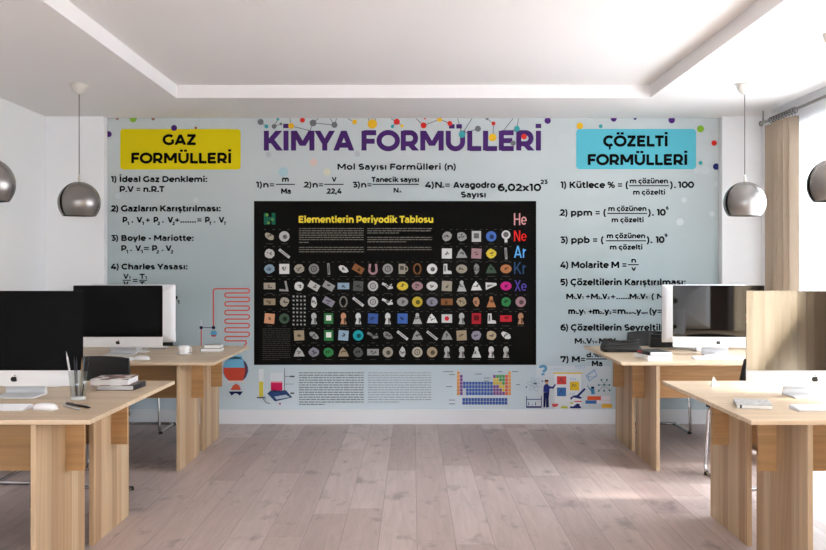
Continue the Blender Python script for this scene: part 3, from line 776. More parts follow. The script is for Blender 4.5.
# small colour-coded table
def table_print():
    sx, sy = 54.2/18, 24.0/7
    groups = {'orange': [], 'purple': [], 'blue': [], 'yellow': [], 'green': [], 'redp': []}
    for row in range(7):
        for c in range(18):
            if row == 0 and 0 < c < 17: continue
            if row in (1, 2) and 1 < c < 12: continue
            if row in (5, 6) and c == 2: continue
            g = 'orange' if c == 0 or c == 17 else 'purple' if c == 1 else 'blue' if c < 12 else None
            if g is None: g = 'purple' if c-12 < (row-2) and row > 3 else 'yellow' if c-12 < row and row > 1 else 'green'
            if row < 2 and g == 'green' and c == 12: g = 'purple'
            if c == 16: g = 'redp' if row > 0 else g
            groups[g].append((456.8+sx*c, 371.2+sy*row, sx, sy))
    for row in range(2):
        for c in range(15): groups['blue'].append((462.2+sx*c, 397.8+sy*row, sx, sy))
    cols = {'orange': (216,150,74), 'purple': (124,78,140), 'blue': (66,96,164), 'yellow': (204,176,60), 'green': (74,150,84), 'redp': (206,96,70)}
    p = Print(); p.rect(456.6, 511.2, -395.3, -371); p.rect(462, 507.6, -404.8, -397.6); base = p.build('small_periodic_table_print', ink('tb', (190,200,206)), mural, A1)
    # the empty upper middle of the table shows the wall colour
    p = Print(); p.rect(459.9, 507.9, -374.5, -370.9); p.rect(462.9, 492.8, -381.3, -374.4); p.build('table_gap_print', ink('tbgap', (180,193,203)), base, A1+.0004)
    for g, l in groups.items():
        p = Print()
        for x, y, w, h in l: p.rect(x+.2, x+w-.2, -y-h+.2, -y-.2)
        p.build(g.replace('redp', 'red')+'_cell_print', ink('tb_'+g, cols[g]), base, A2)
    p = Print()
    for x, w, y in [(443,10,371.6),(449,6,374.6),(446,6,386.6),(449,6,400),(449,6,403.8),(475,7,374),(484,6,378),(484,5,381),(498,4,371.6),(512,6,371.6),(516,4,384.6)]:
        p.rect(x, x+w, -y-.4, -y+.4)
    p.build('table_note_print', ink('tbn', (120,128,134)), base, A2)
table_print()

# distillation drawing: coil, stand and flask
def illus(name, label=None):
    p = Print(); return p
p = Print()
c = [(215.4, 341), (215.4, 290.6)] + [(217.8, 288.6), (246.4, 288.6)]
p.stroke([(213.4,-328), (213.4,-291)] + [(213.4+2.2*(1-math.cos(R(a))), -291+2.2*math.sin(R(a))) for a in (30,60,90)] + [(247.4,-288.6)], 1.25)
ys = [288.6 + 4.35*i for i in range(13)]
pts = []
for i in range(12):
    xa, xb = (247.4, 227) if i % 2 == 0 else (227, 247.4)
    y0, y1 = ys[i], ys[i+1]
    xe = 247.4 if i % 2 == 0 else 227
    sgn = 1 if i % 2 == 0 else -1
    pts += [(xe + sgn*2.1*math.sin(R(a)), -((y0+y1)/2 - (y1-y0)/2*math.cos(R(a)))) for a in range(0, 181, 30)]
p.stroke(pts + [(246,-ys[12]), (246.4,-343.5), (243.5,-346.5)], 1.25)
p.stroke([(201.3,-352), (201.3,-327)], 1)
coil = p.build('distillation_coil_print', ink('coil', (212,84,70)), mural, A2); coil['label'] = 'red printed distillation coil'
p = Print(); p.disc(201.3, -327.6, 1.7); p.disc(213.6, -327.6, 1.7); p.stroke([(201.3,-327.6),(213.6,-327.6)], .6); p.build('clamp_print', ink('clamp', (42,40,66)), coil, A3)
p = Print(); p.stroke([(201.3,-326),(201.3,-320)], .8); p.stroke([(213.6,-326),(213.6,-331)], .9); p.build('thermometer_print', ink('thermo', (206,214,218)), coil, A3)
p = Print(); p.disc(213.9, -333.6, 3.2); p.build('small_flask_print', ink('blueliq', (90,160,200)), coil, A3)
p = Print(); p.poly([(211.2,-335),(216.6,-335),(215.6,-336.5),(212.4,-336.6)]); p.build('small_flask_liquid_print', ink('redliq', (196,76,58)), coil, A4)

p = Print(); p.disc(235.6, -369.8, 13, 26); p.rect(229, 242, -359, -355.5)
fl = p.build('round_flask_print', ink('flaskglass', (116,180,214)), mural, A2); fl['label'] = 'round printed flask of red liquid under the desk edge'
p = Print(); p.poly([(235.6+12.2*math.cos(R(a)), -369.8+12.6*math.sin(R(a))) for a in range(170, 371, 10)]); p.build('red_liquid_print', ink('redliq', (196,76,58)), fl, A3)
p = Print(); p.poly([(243.6,-360.4),(246,-362.6),(247.8,-367),(248.2,-371),(246,-377),(242.6,-380.6),(244.6,-375),(245.2,-369)]); p.build('dark_liquid_print', ink('darkliq', (98,62,78)), fl, A4)
p = Print(); p.poly([(233,-385.5),(236,-383.5),(239.5,-385.5),(241,-390),(230.5,-390)]); p.build('flame_print', ink('flame', (206,90,70)), fl, A3)
p = Print(); p.poly([(228.8,-391.4),(243,-391.4),(240,-395.6),(237,-393.4),(234.6,-393.4),(231.6,-395.6)]); p.build('burner_print', ink('burner', (38,42,84)), fl, A3)
p = Print(); p.rect(227.5, 245, -382.4, -380.6); p.build('flask_ring_print', ink('ring', (222,206,196)), fl, A4)
# cylinder, beaker and scale
p = Print(); p.rect(258.8, 263.6, -397.4, -369); gl = p.build('measuring_cylinder_print', ink('cyl', (212,218,222)), mural, A2)
p = Print(); p.rect(259.2, 263.3, -396.6, -381.4); p.build('yellow_liquid_print', ink('yliq', (214,200,72)), gl, A3)
p = Print(); p.rect(257, 265.4, -398.2, -396.8); p.stroke([(263,-398),(266,-402.6),(270,-403.4)], .7); p.build('cylinder_foot_print', ink('cylf', (92,98,110)), gl, A3)
p = Print(); p.rect(270.2, 283, -391, -373); bk = p.build('beaker_print', ink('beaker', (208,214,220)), mural, A2)
p = Print(); p.rect(271, 282.4, -390.4, -381.4); p.build('crimson_liquid_print', ink('crim', (190,36,84)), bk, A3)
p = Print(); p.rect(271, 282.4, -382.6, -381.4); p.build('pink_surface_print', ink('pinks', (224,150,170)), bk, A4)
p = Print(); p.poly([(267.4,-393.4),(271,-390.4),(286,-390.2),(292.4,-397.4),(275,-401.4)]); sl = p.build('scale_print', ink('scale', (52,74,122)), mural, A2)
p = Print(); p.poly([(274.4,-396.6),(286,-394.6),(290,-397.2),(276.6,-399.4)]); p.build('scale_display_print', ink('scdisp', (176,190,206)), sl, A3)
p = Print()
p.stroke([(284.6,-368.4),(284.6,-392)], .6); p.stroke([(284.6,-376.4),(290,-376.4)], .5); p.stroke([(284.6,-384),(294,-384)], .4); p.rect(290, 294.6, -377.2, -375.6); p.rect(290.4, 294.2, -394, -392.4)
p.build('scale_stand_print', ink('scst', (84,90,98)), sl, A3)
p = Print(); p.disc(280, -403.6, 1); p.build('magenta_dot_print', ink('mag', (160,52,100)), mural, A2)

# classroom drawing on its own pale ground
p = Print(); p.rect(536.6, 611, -408.6, -366); cls = p.build('classroom_drawing_panel', ink('clsbg', (194,202,208)), mural, .002)
cls['label'] = 'printed drawing of a teacher at a board with lab equipment'
Q = lambda x, y: (520 + x/8.26, -(355 + y/8.26))
def draw(name, c, polys=(), strokes=(), w=.7, dep=A3):
    p = Print()
    for q in polys: p.poly([Q(*a) for a in q])
    for q in strokes: p.stroke([Q(*a) for a in q], w)
    return p.build(name, ink('cl_'+name, c), cls, dep)
def qr(x0, x1, y0, y1): return [(x0,y1),(x1,y1),(x1,y0),(x0,y0)]
draw('board_print', (216,219,222), [qr(285,505,150,450)], dep=A1)
draw('board_rail_print', (220,186,86), [qr(275,515,144,156)])
draw('red_card_print', (206,74,70), [qr(305,382,175,242)]); draw('blue_card_print', (66,110,168), [qr(305,380,268,340)]); draw('yellow_card_print', (224,186,52), [qr(412,488,220,292)])
draw('card_mark_print', (60,58,80), [], [[(428,262),(440,240),(452,262)],[(460,240),(460,262)],[(322,222),(340,192),(352,222),(366,222)],[(324,320),(340,286),(356,320)]], .5, A4)
# the teacher: head, jacket with a raised arm, trousers
draw('teacher_jacket_print', (48,56,128), [[(192,305),(194,258),(208,240),(228,240),(242,256),(268,262),(290,236),(296,244),(276,278),(244,276),(242,310)]])
draw('teacher_trousers_print', (34,38,84), [[(194,308),(242,308),(236,360),(238,432),(214,432),(214,350),(208,432),(192,432)]])
draw('teacher_head_print', (196,140,112), [[(206,212),(232,212),(234,230),(224,240),(212,240)]], dep=A4)
draw('teacher_hair_print', (96,60,46), [[(202,222),(204,204),(232,204),(236,218)]], dep=.006)
draw('tank_print', (58,60,118), [qr(50,178,422,436)], [[(54,340),(54,430)],[(176,340),(176,430)],[(54,366),(176,366)],[(72,390),(72,416)],[(128,390),(128,416)],[(96,410),(104,410)]], .8)
for nm, s_, x0, x1, b_, cap, c, w in [('question_mark', '?', 538.8, 547, 375, 10, (96,146,184), .2)]:
    p = Print(); p.text(s_, x0, x1, b_, cap, w); p.build(nm+'_print', ink('cl_q', c), cls, A3)
p = Print(); p.text('H2O', 575.4, 585, 368.6, 4, .12); p.text('SO4', 570, 576, 380, 2.4, .12); p.text('CO2', 569, 575, 395, 2.4, .12); p.text('C2H5OH', 550.6, 563, 370, 2.2, .1); p.build('handwritten_formula_print', ink('cl_h', (128,168,198)), cls, A3)
draw('atom_orbit_print', (140,164,184), [], [[(120+62*math.cos(R(a))*math.cos(R(t))-18*math.sin(R(a))*math.sin(R(t)), 242+62*math.cos(R(a))*math.sin(R(t))+18*math.sin(R(a))*math.cos(R(t))) for a in range(0,361,20)] for t in (10,70,130)], .35)
draw('atom_core_print', (70,80,110), [qr(112,136,230,242), qr(48,58,258,270), qr(178,190,210,222)], dep=A4)
draw('microscope_print', (44,50,110), [[(414,352),(440,336),(470,330),(530,272),(542,284),(490,338),(512,352),(500,362),(440,350),(420,372)], qr(412,504,424,440), [(440,424),(470,400),(492,404),(494,424)]])
draw('red_bowl_print', (206,84,84), [[(258,402),(318,402),(306,426),(272,430)], qr(448,508,378,388)]); draw('lime_dish_print', (190,192,70), [[(334,432),(350,420),(394,424),(394,440),(340,440)], qr(412,440,390,402)])
draw('crystal_print', (92,140,190), [], [[(545,170),(600,140),(625,120)],[(545,170),(572,215),(635,170),(612,120)],[(572,215),(560,160),(612,120)],[(545,170),(590,185),(635,170)]], .5)
draw('molecule_print', (58,110,120), [[(x-7,y-7),(x+7,y-7),(x+7,y+7),(x-7,y+7)] for x, y in ((672,205),(718,205),(694,245),(650,248),(738,248),(694,295),(650,295),(740,292))], [[(672,205),(694,245),(718,205)],[(650,248),(694,245),(738,248)],[(694,245),(694,295)],[(650,295),(694,245),(740,292)]], .4)
draw('red_printed_book', (222,92,52), [qr(555,668,340,372)]); draw('blue_printed_book', (66,104,160), [qr(540,632,374,402)]); draw('amber_printed_book', (222,170,64), [qr(676,760,404,436)])
draw('book_page_print', (220,214,220), [qr(668,744,340,372), qr(632,744,376,400)]); draw('reader_print', (70,130,170), [[(560,255),(585,280),(600,266),(612,270),(618,320),(590,326),(584,296)]], [[(556,250),(580,290)]]); draw('reader_hair_print', (34,36,64), [qr(586,612,260,276)], dep=A4)

# ------------------------------------------------------------------ desks
def make_desk(name, label, side, y0, xin, xleg, length):
    t = thing(name, label, 'desk', (0, y0, 0))
    s = side; dep = 1.56
    def bx(m, a, b, *r): m.box(min(s*a, s*b), max(s*a, s*b), *r)
    m = MB(); bx(m, xin, xin+length, 0, dep, DESK_Z-.02, DESK_Z); m.build('tabletop', M_TOP, t, .003)
    xo = xin + length - (xleg - xin)
    for xa in (xleg, xo-.024):
        for ya, yb in ((.014, .665), (.805, 1.445)):
            m = MB(); bx(m, xa, xa+.024, ya, yb, 0, DESK_Z-.02); m.build('leg_panel', M_PANEL, t, .002)
    for ya, yb in ((.385, .41), (1.105, 1.13)):
        m = MB(); bx(m, xleg-.083, xo+.083, ya, yb, .45, DESK_Z-.0202); m.build('apron', M_APRON, t, .001)
    return t
LY0, RY0 = 4.375, 4.365
make_desk('bench_desk', 'long oak desk at front left with pen cup and two books', -1, LY0, 1.346, 1.575, 1.6)
make_desk('bench_desk', 'oak desk at back left with white cup and saucer', -1, 7.085, 1.346, 1.575, 1.6)
make_desk('bench_desk', 'oak desk at front right, sunlit, with grey notebook', 1, RY0, 1.405, 1.645, 1.45)
make_desk('bench_desk', 'oak desk at back right with black bag and stacked books', 1, 7.085, 1.405, 1.645, 1.45)

# ------------------------------------------------------------------ desktop computers
def apple(sc_):
    """fruit outline with a bite, and its leaf, centred, height about 1"""
    body = []
    for i in range(40):
        a = 2*PI*i/40
        r_ = .40 + .035*math.cos(2*a)
        x, z = r_*math.cos(a)*1.02, r_*math.sin(a)*1.0 - .1
        if z > .16: z -= .09*math.exp(-(x/.12)**2)
        if z < -.4: z += .05*math.exp(-(x/.12)**2)
        body.append((x, z))
    out = []
    for x, z in body:
        d = math.hypot(x-.5, z+.02)
        if d < .2:
            k = .2/d; x, z = .5 + (x-.5)*k, -.02 + (z+.02)*k
        out.append((x, z))
    leaf = [(0,.26)] + [(.02+.2*math.sin(R(a))*.5, .26+.24*a/90) for a in (20,45,70,90)] + [(.2,.5),(.22,.42),(.17,.33),(.09,.27)]
    leaf = [(0,.27),(.01,.36),(.07,.45),(.17,.5),(.18,.41),(.12,.31)]
    return [(x*sc_, z*sc_) for x, z in out], [(x*sc_, z*sc_) for x, z in leaf]

def make_imac(name, label, loc, rz, screen, group, lift=0.0):
    """front of the glass lies at local y = 0, screen towards -y, foot on z = 0"""
    t = thing(name, label, 'computer', loc, rz, group)
    W, z0, z1, zc = .325, .0615+lift, .512+lift, .1365+lift
    # housing: thin at the rim, bulging behind
    m = MB(); nx, nz = 16, 12
    fr = rrect(-W, W, z0, z1, .007, 3); n = len(fr); cz = (z0+z1)/2
    rings = [(1.0, .0012), (1.0, .006)] + [(1.0-.94*(k/7.0), .008 + .05*math.sin(PI/2*min(1, k/6.0))) for k in range(1, 8)]
    vs = []
    for f, y in rings:
        for (x, z) in fr: vs.append((x*f, y, cz+(z-cz)*f))
    fs = []
    for k in range(len(rings)-1):
        for i in range(n):
            j = (i+1) % n; fs.append((k*n+i, k*n+j, (k+1)*n+j, (k+1)*n+i))
    m.add(vs, fs, True)
    m.f.append(tuple(range(n))); m.sm.append(False)
    m.f.append(tuple((len(rings)-1)*n + i for i in range(n))[::-1]); m.sm.append(False)
    h = m.build('housing', M_ALU, t)
    g = MB(); g.prism(rrect(-W-.0004, W+.0004, zc, z1+.0004, .007, 3), 'y', -.0012, .006); g.build('screen_glass', screen, t)
    a, l = apple(.036)
    lg = MB(); lg.prism([(x, z+.0985+lift) for x, z in a], 'y', -.0006, .002); lg.prism([(x, z+.0985+lift) for x, z in l], 'y', -.0006, .002)
    o = lg.build('logo', M_BLACK, t); o['label'] = 'black fruit shaped logo on the chin'
    a, l = apple(.075)
    lg = MB(); lg.prism([(-x, z+.33+lift) for x, z in a], 'y', .0565, .0592); lg.prism([(-x, z+.33+lift) for x, z in l], 'y', .0565, .0592)
    lg.build('rear_logo', M_BLACK, t)
    # stand: foot plate, bent riser with a cable hole
    st = MB(); hw = .098
    prof = [(-.02,0), (.165,0), (.178,.006), (.172,.02), (.105,.16), (.07,.24), (.056,.24), (.09,.155), (.152,.026), (.148,.010), (-.02,.006)]
    st.prism([(y, z) for y, z in prof], 'x', -hw, hw)
    st.build('stand', M_ALU, t, .003)
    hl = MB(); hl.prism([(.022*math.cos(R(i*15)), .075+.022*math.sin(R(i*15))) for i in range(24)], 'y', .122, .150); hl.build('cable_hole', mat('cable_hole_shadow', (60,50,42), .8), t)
    return t
GM = 'slim aluminium desktop computers on the desks'
make_imac('desktop_computer', 'slim computer with black screen at front left beside pen cup', (-1.942, 5.11, DESK_Z), 0, M_SCREEN, GM, -.004).scale = (1.03, 1.03, 1.03)
make_imac('desktop_computer', 'slim computer with black screen facing out on back left desk', (-2.153, 7.66, DESK_Z), 0, M_SCREEN, GM)
make_imac('desktop_computer', 'slim computer with beige reflecting screen at front right', (1.957, 5.11, DESK_Z), 0, M_SCREEN_R, GM, -.004).scale = (1.03, 1.03, 1.03)
make_imac('desktop_computer', 'slim computer with brown reflecting screen on back right desk', (2.228, 7.66, DESK_Z), -6.5, M_SCREEN_M, GM)
make_imac('desktop_computer', 'computer turned away behind the back left screen, only silver rear edge showing', (-2.177, 8.2, DESK_Z), 180, M_SCREEN, GM)
make_imac('desktop_computer', 'computer turned away behind the back right screen, only white rear edge showing', (2.267, 8.2, DESK_Z), 180, M_SCREEN, GM)

# keyboards and mice
def make_keyboard(label, loc, rz, w=.285):
    t = thing('keyboard', label, 'keyboard', loc, rz, 'thin white keyboards')
    m = MB(); d = .058
    m.prism([(-d,0),(d,0),(d,.017),(d-.012,.018),(-d,.005)], 'x', -w/2, w/2); m.build('keyboard_body', M_ALU, t, .0015)
    for r_ in range(6):
        k = MB(); y0 = -d+.006 + r_*.0172; z = .0053 + (y0+d)/(2*d)*.0135
        n = 14 if r_ else 9; wd = (w-.012)/n
        for i in range(n):
            x = -w/2+.006+i*wd
            k.box(x+.001, x+wd-.001, y0, y0+.0148, z-.003, z+.0028)
        k.build('key_row', M_WHITE, t)
    return t
def make_mouse(label, loc, rz):
    t = thing('computer_mouse', label, 'mouse', loc, rz, 'white computer mice')
    m = MB(); n = 24; rings = [(1.0, .003), (1.0, .010), (.93, .019), (.78, .025), (.5, .0285), (.2, .030)]
    vs = []
    for f, z in rings:
        for i in range(n):
            a = 2*PI*i/n
            ex = lambda v: math.copysign(abs(v)**.75, v)
            vs.append((.030*f*ex(math.cos(a)), .056*f*ex(math.sin(a)), z))
    fs = [(k*n+i, k*n+(i+1) % n, (k+1)*n+(i+1) % n, (k+1)*n+i) for k in range(len(rings)-1) for i in range(n)]
    m.add(vs, fs, True); m.f.append(tuple(range(n))[::-1]); m.sm.append(False); m.f.append(tuple((len(rings)-1)*n+i for i in range(n))); m.sm.append(True)
    m.build('mouse_shell', M_WHITE, t)
    b = MB(); b.box(-.027, .027, -.05, .05, 0, .004); b.build('mouse_base', M_ALU, t)
    return t
make_keyboard('white keyboard in front of the front left screen', (-1.868, 4.712, DESK_Z), 0)
make_keyboard('white keyboard in front of the back left screen', (-2.083, 7.27, DESK_Z), 0)
make_keyboard('white keyboard in front of the front right screen', (1.845, 4.70, DESK_Z), 2)
make_keyboard('white keyboard in front of the back right screen', (2.13, 7.36, DESK_Z), 0, .33)
make_keyboard('thin keyboard at far side of front left desk, partly behind the screen', (-2.035, 5.66, DESK_Z), 180)
make_keyboard('thin keyboard at far side of back left desk, behind the screen', (-2.11, 8.42, DESK_Z), 180)
make_keyboard('thin keyboard at far side of front right desk, behind the screen', (2.29, 5.62, DESK_Z), 180)
make_keyboard('thin keyboard at far side of back right desk, behind the screen', (2.24, 8.42, DESK_Z), 180)
make_mouse('white mouse beside the front left keyboard', (-1.645, 4.70, DESK_Z), 78)
make_mouse('white mouse on back left desk beside the keyboard', (-1.885, 7.30, DESK_Z), 80)

# ------------------------------------------------------------------ books, cups and small things
def book(name, label, loc, rz, w, d, h, cover, group=None, spine='x', page=None, tm=None, cat='book'):
    """closed book lying flat: covers, page block, spine on the +x or -x long side"""
    t = thing(name, label, cat, loc, rz, group)
    c = .0025
    m = MB(); sx = 1 if spine == '+x' else -1
    m.box(-w/2, w/2, -d/2, d/2, 0, c); m.box(-w/2, w/2, -d/2, d/2, h-c, h)
    if sx > 0: m.box(w/2-c, w/2, -d/2, d/2, c, h-c)
    else: m.box(-w/2, -w/2+c, -d/2, d/2, c, h-c)
    m.build('cover', tm or cover, t, .0008)
    p = MB(); p.box(-w/2+.003, w/2-.003, -d/2+.004, d/2-.004, c, h-c); p.build('page_block', page or M_PAPER, t)
    return t
def photo_cover():
    m = mat('photo_cover', (230,228,226), .35)
    b = m.node_tree.nodes['Principled BSDF']
    tc = N(m, 'ShaderNodeTexCoord'); mp = N(m, 'ShaderNodeMapping'); mp.inputs['Scale'].default_value = (16, 9, 1); mp.inputs['Location'].default_value = (2.3, .4, 0)
    LK(m, tc.outputs['Object'], mp.inputs[0])
    nz = N(m, 'ShaderNodeTexNoise', i_Scale=1.0, i_Detail=2.0); LK(m, mp.outputs[0], nz.inputs['Vector'])
    r = N(m, 'ShaderNodeValToRGB'); e = r.color_ramp.elements; e[0].position = .42; e[0].color = lin((50,34,34)); e[1].position = .56; e[1].color = lin((228,226,224))
    q = e.new(.5); q.color = lin((150,88,78)); LK(m, nz.outputs['Fac'], r.inputs[0]); LK(m, r.outputs[0], b.inputs['Base Color'])
    return m
def marble_cover():
    m = mat('marbled_grey_cover', (180,180,180), .5)
    b = m.node_tree.nodes['Principled BSDF']
    tc = N(m, 'ShaderNodeTexCoord'); nz = N(m, 'ShaderNodeTexNoise', i_Scale=45.0, i_Detail=3.0); LK(m, tc.outputs['Object'], nz.inputs['Vector'])
    r = N(m, 'ShaderNodeValToRGB'); e = r.color_ramp.elements; e[0].position = .3; e[0].color = lin((150,150,150)); e[1].position = .7; e[1].color = lin((205,205,204))
    LK(m, nz.outputs['Fac'], r.inputs[0]); LK(m, r.outputs[0], b.inputs['Base Color'])
    return m
M_PAGEGREY = mat('grey_pages', (214,214,216), .8)
book('book', 'dark covered book, lower one of the pair beside the pen cup', (-1.542, 5.555, DESK_Z), -2, .195, .22, .027, M_DARKBOOK, spine='+x', page=M_PAGEGREY)
book('magazine', 'white magazine with picture cover lying on the dark book', (-1.575, 5.55, DESK_Z+.0272), 2, .195, .24, .032, photo_cover(), page=M_PAGEGREY, tm=photo_cover(), cat='magazine')
book('book', 'white book, lower of two at back left desk edge', (-1.545, 8.09, DESK_Z), 0, .155, .16, .026, mat('pale_grey_cover', (150,152,156), .5))
book('book', 'shorter white book on top of the other at back left desk edge', (-1.535, 8.09, DESK_Z+.0262), 0, .126, .14, .026, mat('pale_grey_cover', (150,152,156), .5))
nb = book('notebook', 'grey marbled notebook at the near edge of front right desk', (1.562, 4.83, DESK_Z), -13, .155, .23, .019, marble_cover(), cat='notebook')
m = MB(); m.box(-.064, -.056, -.1152, -.1108, .002, .017); m.build('black_clasp', M_BLACK, nb)
book('book', 'white book at bottom of the stack on back right desk', (1.686, 7.385, DESK_Z), 7, .175, .30, .033, M_PAPER, page=mat('bright_pages', (244,244,244), .7))
tb = book('book', 'black covered book on top of the white book, back right', (1.70, 7.39, DESK_Z+.0332), 7, .16, .27, .026, mat('black_cover', (24,24,27), .4), page=MATS['bright_pages'])
m = MB(); m.box(-.0815, -.0802, .04, .13, .006, .02); m.build('spine_patch', mat('red_patch', (170,40,50), .5), tb)['label'] = 'red patch on the spine'
book('magazine', 'pale magazine lying behind the black book on back right desk', (1.80, 7.74, DESK_Z), -8, .21, .2, .014, mat('pale_cover', (222,208,202), .5), cat='magazine')

def make_pen_cup():
    t = thing('pen_cup', 'clear glass cup of pens and brushes on front left desk', 'cup', (-1.607, 5.04, DESK_Z))
    m = bpy.data.materials.new('clear_glass'); m.use_nodes = True
    nt = m.node_tree; nt.nodes.remove(nt.nodes['Principled BSDF'])
    tr = N(m, 'ShaderNodeBsdfTransparent'); tr.inputs[0].default_value = (.93,.95,.95,1); gl = N(m, 'ShaderNodeBsdfGlossy'); gl.inputs['Roughness'].default_value = .03
    mx = N(m, 'ShaderNodeMixShader'); mx.inputs[0].default_value = .09; LK(m, tr.outputs[0], mx.inputs[1]); LK(m, gl.outputs[0], mx.inputs[2]); LK(m, mx.outputs[0], nt.nodes['Material Output'].inputs['Surface'])
    c = MB(); c.lathe([(0,.018),(.033,.018),(.044,.14),(.047,.14),(.036,0),(0,0)], 28); c.build('glass_cup', m, t)
    b = MB(); b.lathe([(0,.002),(.034,.002),(.034,.016),(0,.016)], 28); b.build('cup_base', mat('frosted_base', (226,228,230), .3), t)
    return t
make_pen_cup()
PENS = [('metal ruler pen leaning furthest left in the glass cup', (206,206,208), -.022, -.052, .236, .0048, -.012), ('black pencil second from left in the glass cup', (34,34,38), -.014, -.022, .212, .0034, .004),
        ('dark pen in the middle of the glass cup', (44,46,58), -.002, -.004, .205, .0036, -.010), ('brass tipped brush standing in the glass cup', (150,118,74), .008, .014, .205, .003, .012),
        ('slate pen near right in the glass cup', (96,104,112), .016, .034, .222, .0032, -.008), ('black marker leaning furthest right in the glass cup', (24,24,27), .022, .052, .21, .0046, .002), ('grey pencil behind the others in the glass cup', (170,166,160), -.006, .012, .18, .003, .018)]
for lab, c, x0, x1, h, r_, yy in PENS:
    t = thing('pen', lab, 'pen', (-1.607, 5.04, DESK_Z), 0, 'pens in the glass cup')
    mt = mat('pen_%d_%d' % (c[0], int(h*1000)), c, .4)
    a = Vector((x0*.75, yy, .02)); b = Vector((x1, yy*1.4, h)); d = (b-a)
    MB().tube([a, a+d*.86], r_, 8).build('barrel', mt, t)
    MB().tube([a+d*.86, a+d*.9, b], [r_*.95, r_*.7, .0008], 8).build('tip', mt, t)
def lying_pen(lab, c, p0, p1, r_, metal=0):
    mx = Vector(((p0[0]+p1[0])/2, (p0[1]+p1[1])/2, DESK_Z))
    t = thing('pen', lab, 'pen', tuple(mx))
    mt = mat('lying_pen_%d' % c[0], c, .35, metal)
    a = Vector((p0[0], p0[1], DESK_Z+r_))-mx; b = Vector((p1[0], p1[1], DESK_Z+r_))-mx; d = b-a
    MB().tube([a, a+d*.88], r_, 10).build('barrel', mt, t); MB().tube([a+d*.88, a+d*.92, b], [r_*.9, r_*.7, .001], 10).build('tip', mt, t)
    MB().tube([a+d*.02+Vector((0,0,r_*1.1)), a+d*.3+Vector((0,0,r_*1.1))], r_*.3, 6).build('clip', mt, t)
lying_pen('black pen lying on front left desk before the glass cup', (28,24,22), (-1.608,4.875), (-1.45,4.725), .0055)
lying_pen('silver pen lying on front left desk in front of the black one', (206,206,208), (-1.60,4.81), (-1.47,4.66), .0045, .6)

def make_cup():
    t = thing('saucer', 'white saucer under the cup on back left desk', 'saucer', (-1.688, 7.74, DESK_Z))
    MB().lathe([(0,.003),(.028,.003),(.03,0),(.036,0),(.061,.011),(.0615,.013),(.036,.005),(0,.005)], 32).build('saucer_dish', M_CERAMIC, t)
    t = thing('coffee_cup', 'white coffee cup on saucer, back left desk', 'cup', (-1.688, 7.74, DESK_Z+.0052))
    MB().lathe([(0,0),(.026,0),(.034,.01),(.0405,.035),(.0415,.062),(.039,.062),(.0375,.035),(.031,.013),(0,.008)], 32).build('cup_body', M_CERAMIC, t)
    MB().tube([(.037,0,.05)] + [(.041+.016*math.sin(R(a)), 0, .034+.016*math.cos(R(a))) for a in range(15, 180, 20)] + [(.035,0,.018)], .0042, 8).build('handle', M_CERAMIC, t)
    MB().lathe([(0,.052),(.036,.052)], 24).build('coffee', mat('coffee', (58,36,24), .2), t)
make_cup()
t = thing('notepad', 'small white notepad lying beside the mouse on back left desk', 'notepad', (-2.07, 7.98, DESK_Z), -12)
MB().box(-.055, .055, -.04, .04, 0, .006).build('page_block', M_PAPER, t); MB().box(-.055, .055, -.04, .04, .006, .007).build('top_page', M_WHITE, t)
t = thing('folded_paper', 'small white folded paper standing in sunlight on front right desk', 'paper', (1.622, 5.64, DESK_Z), 20); t.scale = (.85, .85, .9)
def wing(pts): return MB().add(pts, [tuple(range(len(pts)))])
for nm, pts in (('paper_wing', [(0,0,.002),(-.032,-.012,.002),(-.012,0,.058)]), ('paper_wing', [(0,0,.002),(.032,-.012,.002),(.004,0,.034)]), ('paper_body', [(-.028,.01,0),(.03,.012,0),(.012,0,.03),(-.012,0,.06)])):
    o = wing(pts).build(nm, M_PAPER, t); s_ = o.modifiers.new('thickness', 'SOLIDIFY'); s_.thickness = .0012; s_.offset = 0

# black bag and document box on the back right desk
t = thing('black_bag', 'soft black bag lying on back right desk corner', 'bag', (1.595, 8.08, DESK_Z), -3)
m = MB(); secs = [(.0,1.0,1.0),(.02,1.03,1.02),(.045,1.0,.98),(.056,.95,.94)]
vs = []; base = rrect(-.14, .14, -.12, .12, .04, 6); n = len(base)
for z, fx, fy in secs:
    for x, y in base: vs.append((x*fx, y*fy, z))
m.add(vs, [(k*n+i, k*n+(i+1) % n, (k+1)*n+(i+1) % n, (k+1)*n+i) for k in range(len(secs)-1) for i in range(n)], True)
m.f.append(tuple(range(n))[::-1]); m.sm.append(False); m.f.append(tuple(3*n+i for i in range(n))); m.sm.append(False)
m.build('bag_body', M_LEATHER, t)
m = MB(); m.prism([(-.13,.05),(.13,.05),(.128,.074),(.06,.078),(-.05,.072),(-.085,.092),(-.125,.088)], 'y', -.115, .11); m.build('flap', M_LEATHER, t, .008, seg=3)
MB().tube([(-.12,-.1,.085),(-.10,-.115,.10),(-.05,-.118,.085),(.04,-.118,.08),(.11,-.112,.082),(.125,-.08,.095),(.12,.0,.088)], .0075, 8).build('strap', M_LEATHER, t)
MB().tube([(-.145,-.12,.03),(0,-.1245,.03),(.145,-.12,.03)], .003, 6).build('zip', mat('zip_grey', (46,46,50), .4), t)
t = thing('document_box', 'flat-sided black case standing behind the bag on back right desk', 'case', (2.07, 8.5, DESK_Z), -2)
MB().prism([(-.155,0),(.155,0),(.155,.092),(-.15,.108)], 'y', -.045, .045).build('case_body', M_BLACK, t, .004)
MB().box(-.156, .156, -.0465, -.044, .07, .074).build('lid_seam', mat('zip_grey', (46,46,50), .4), t)

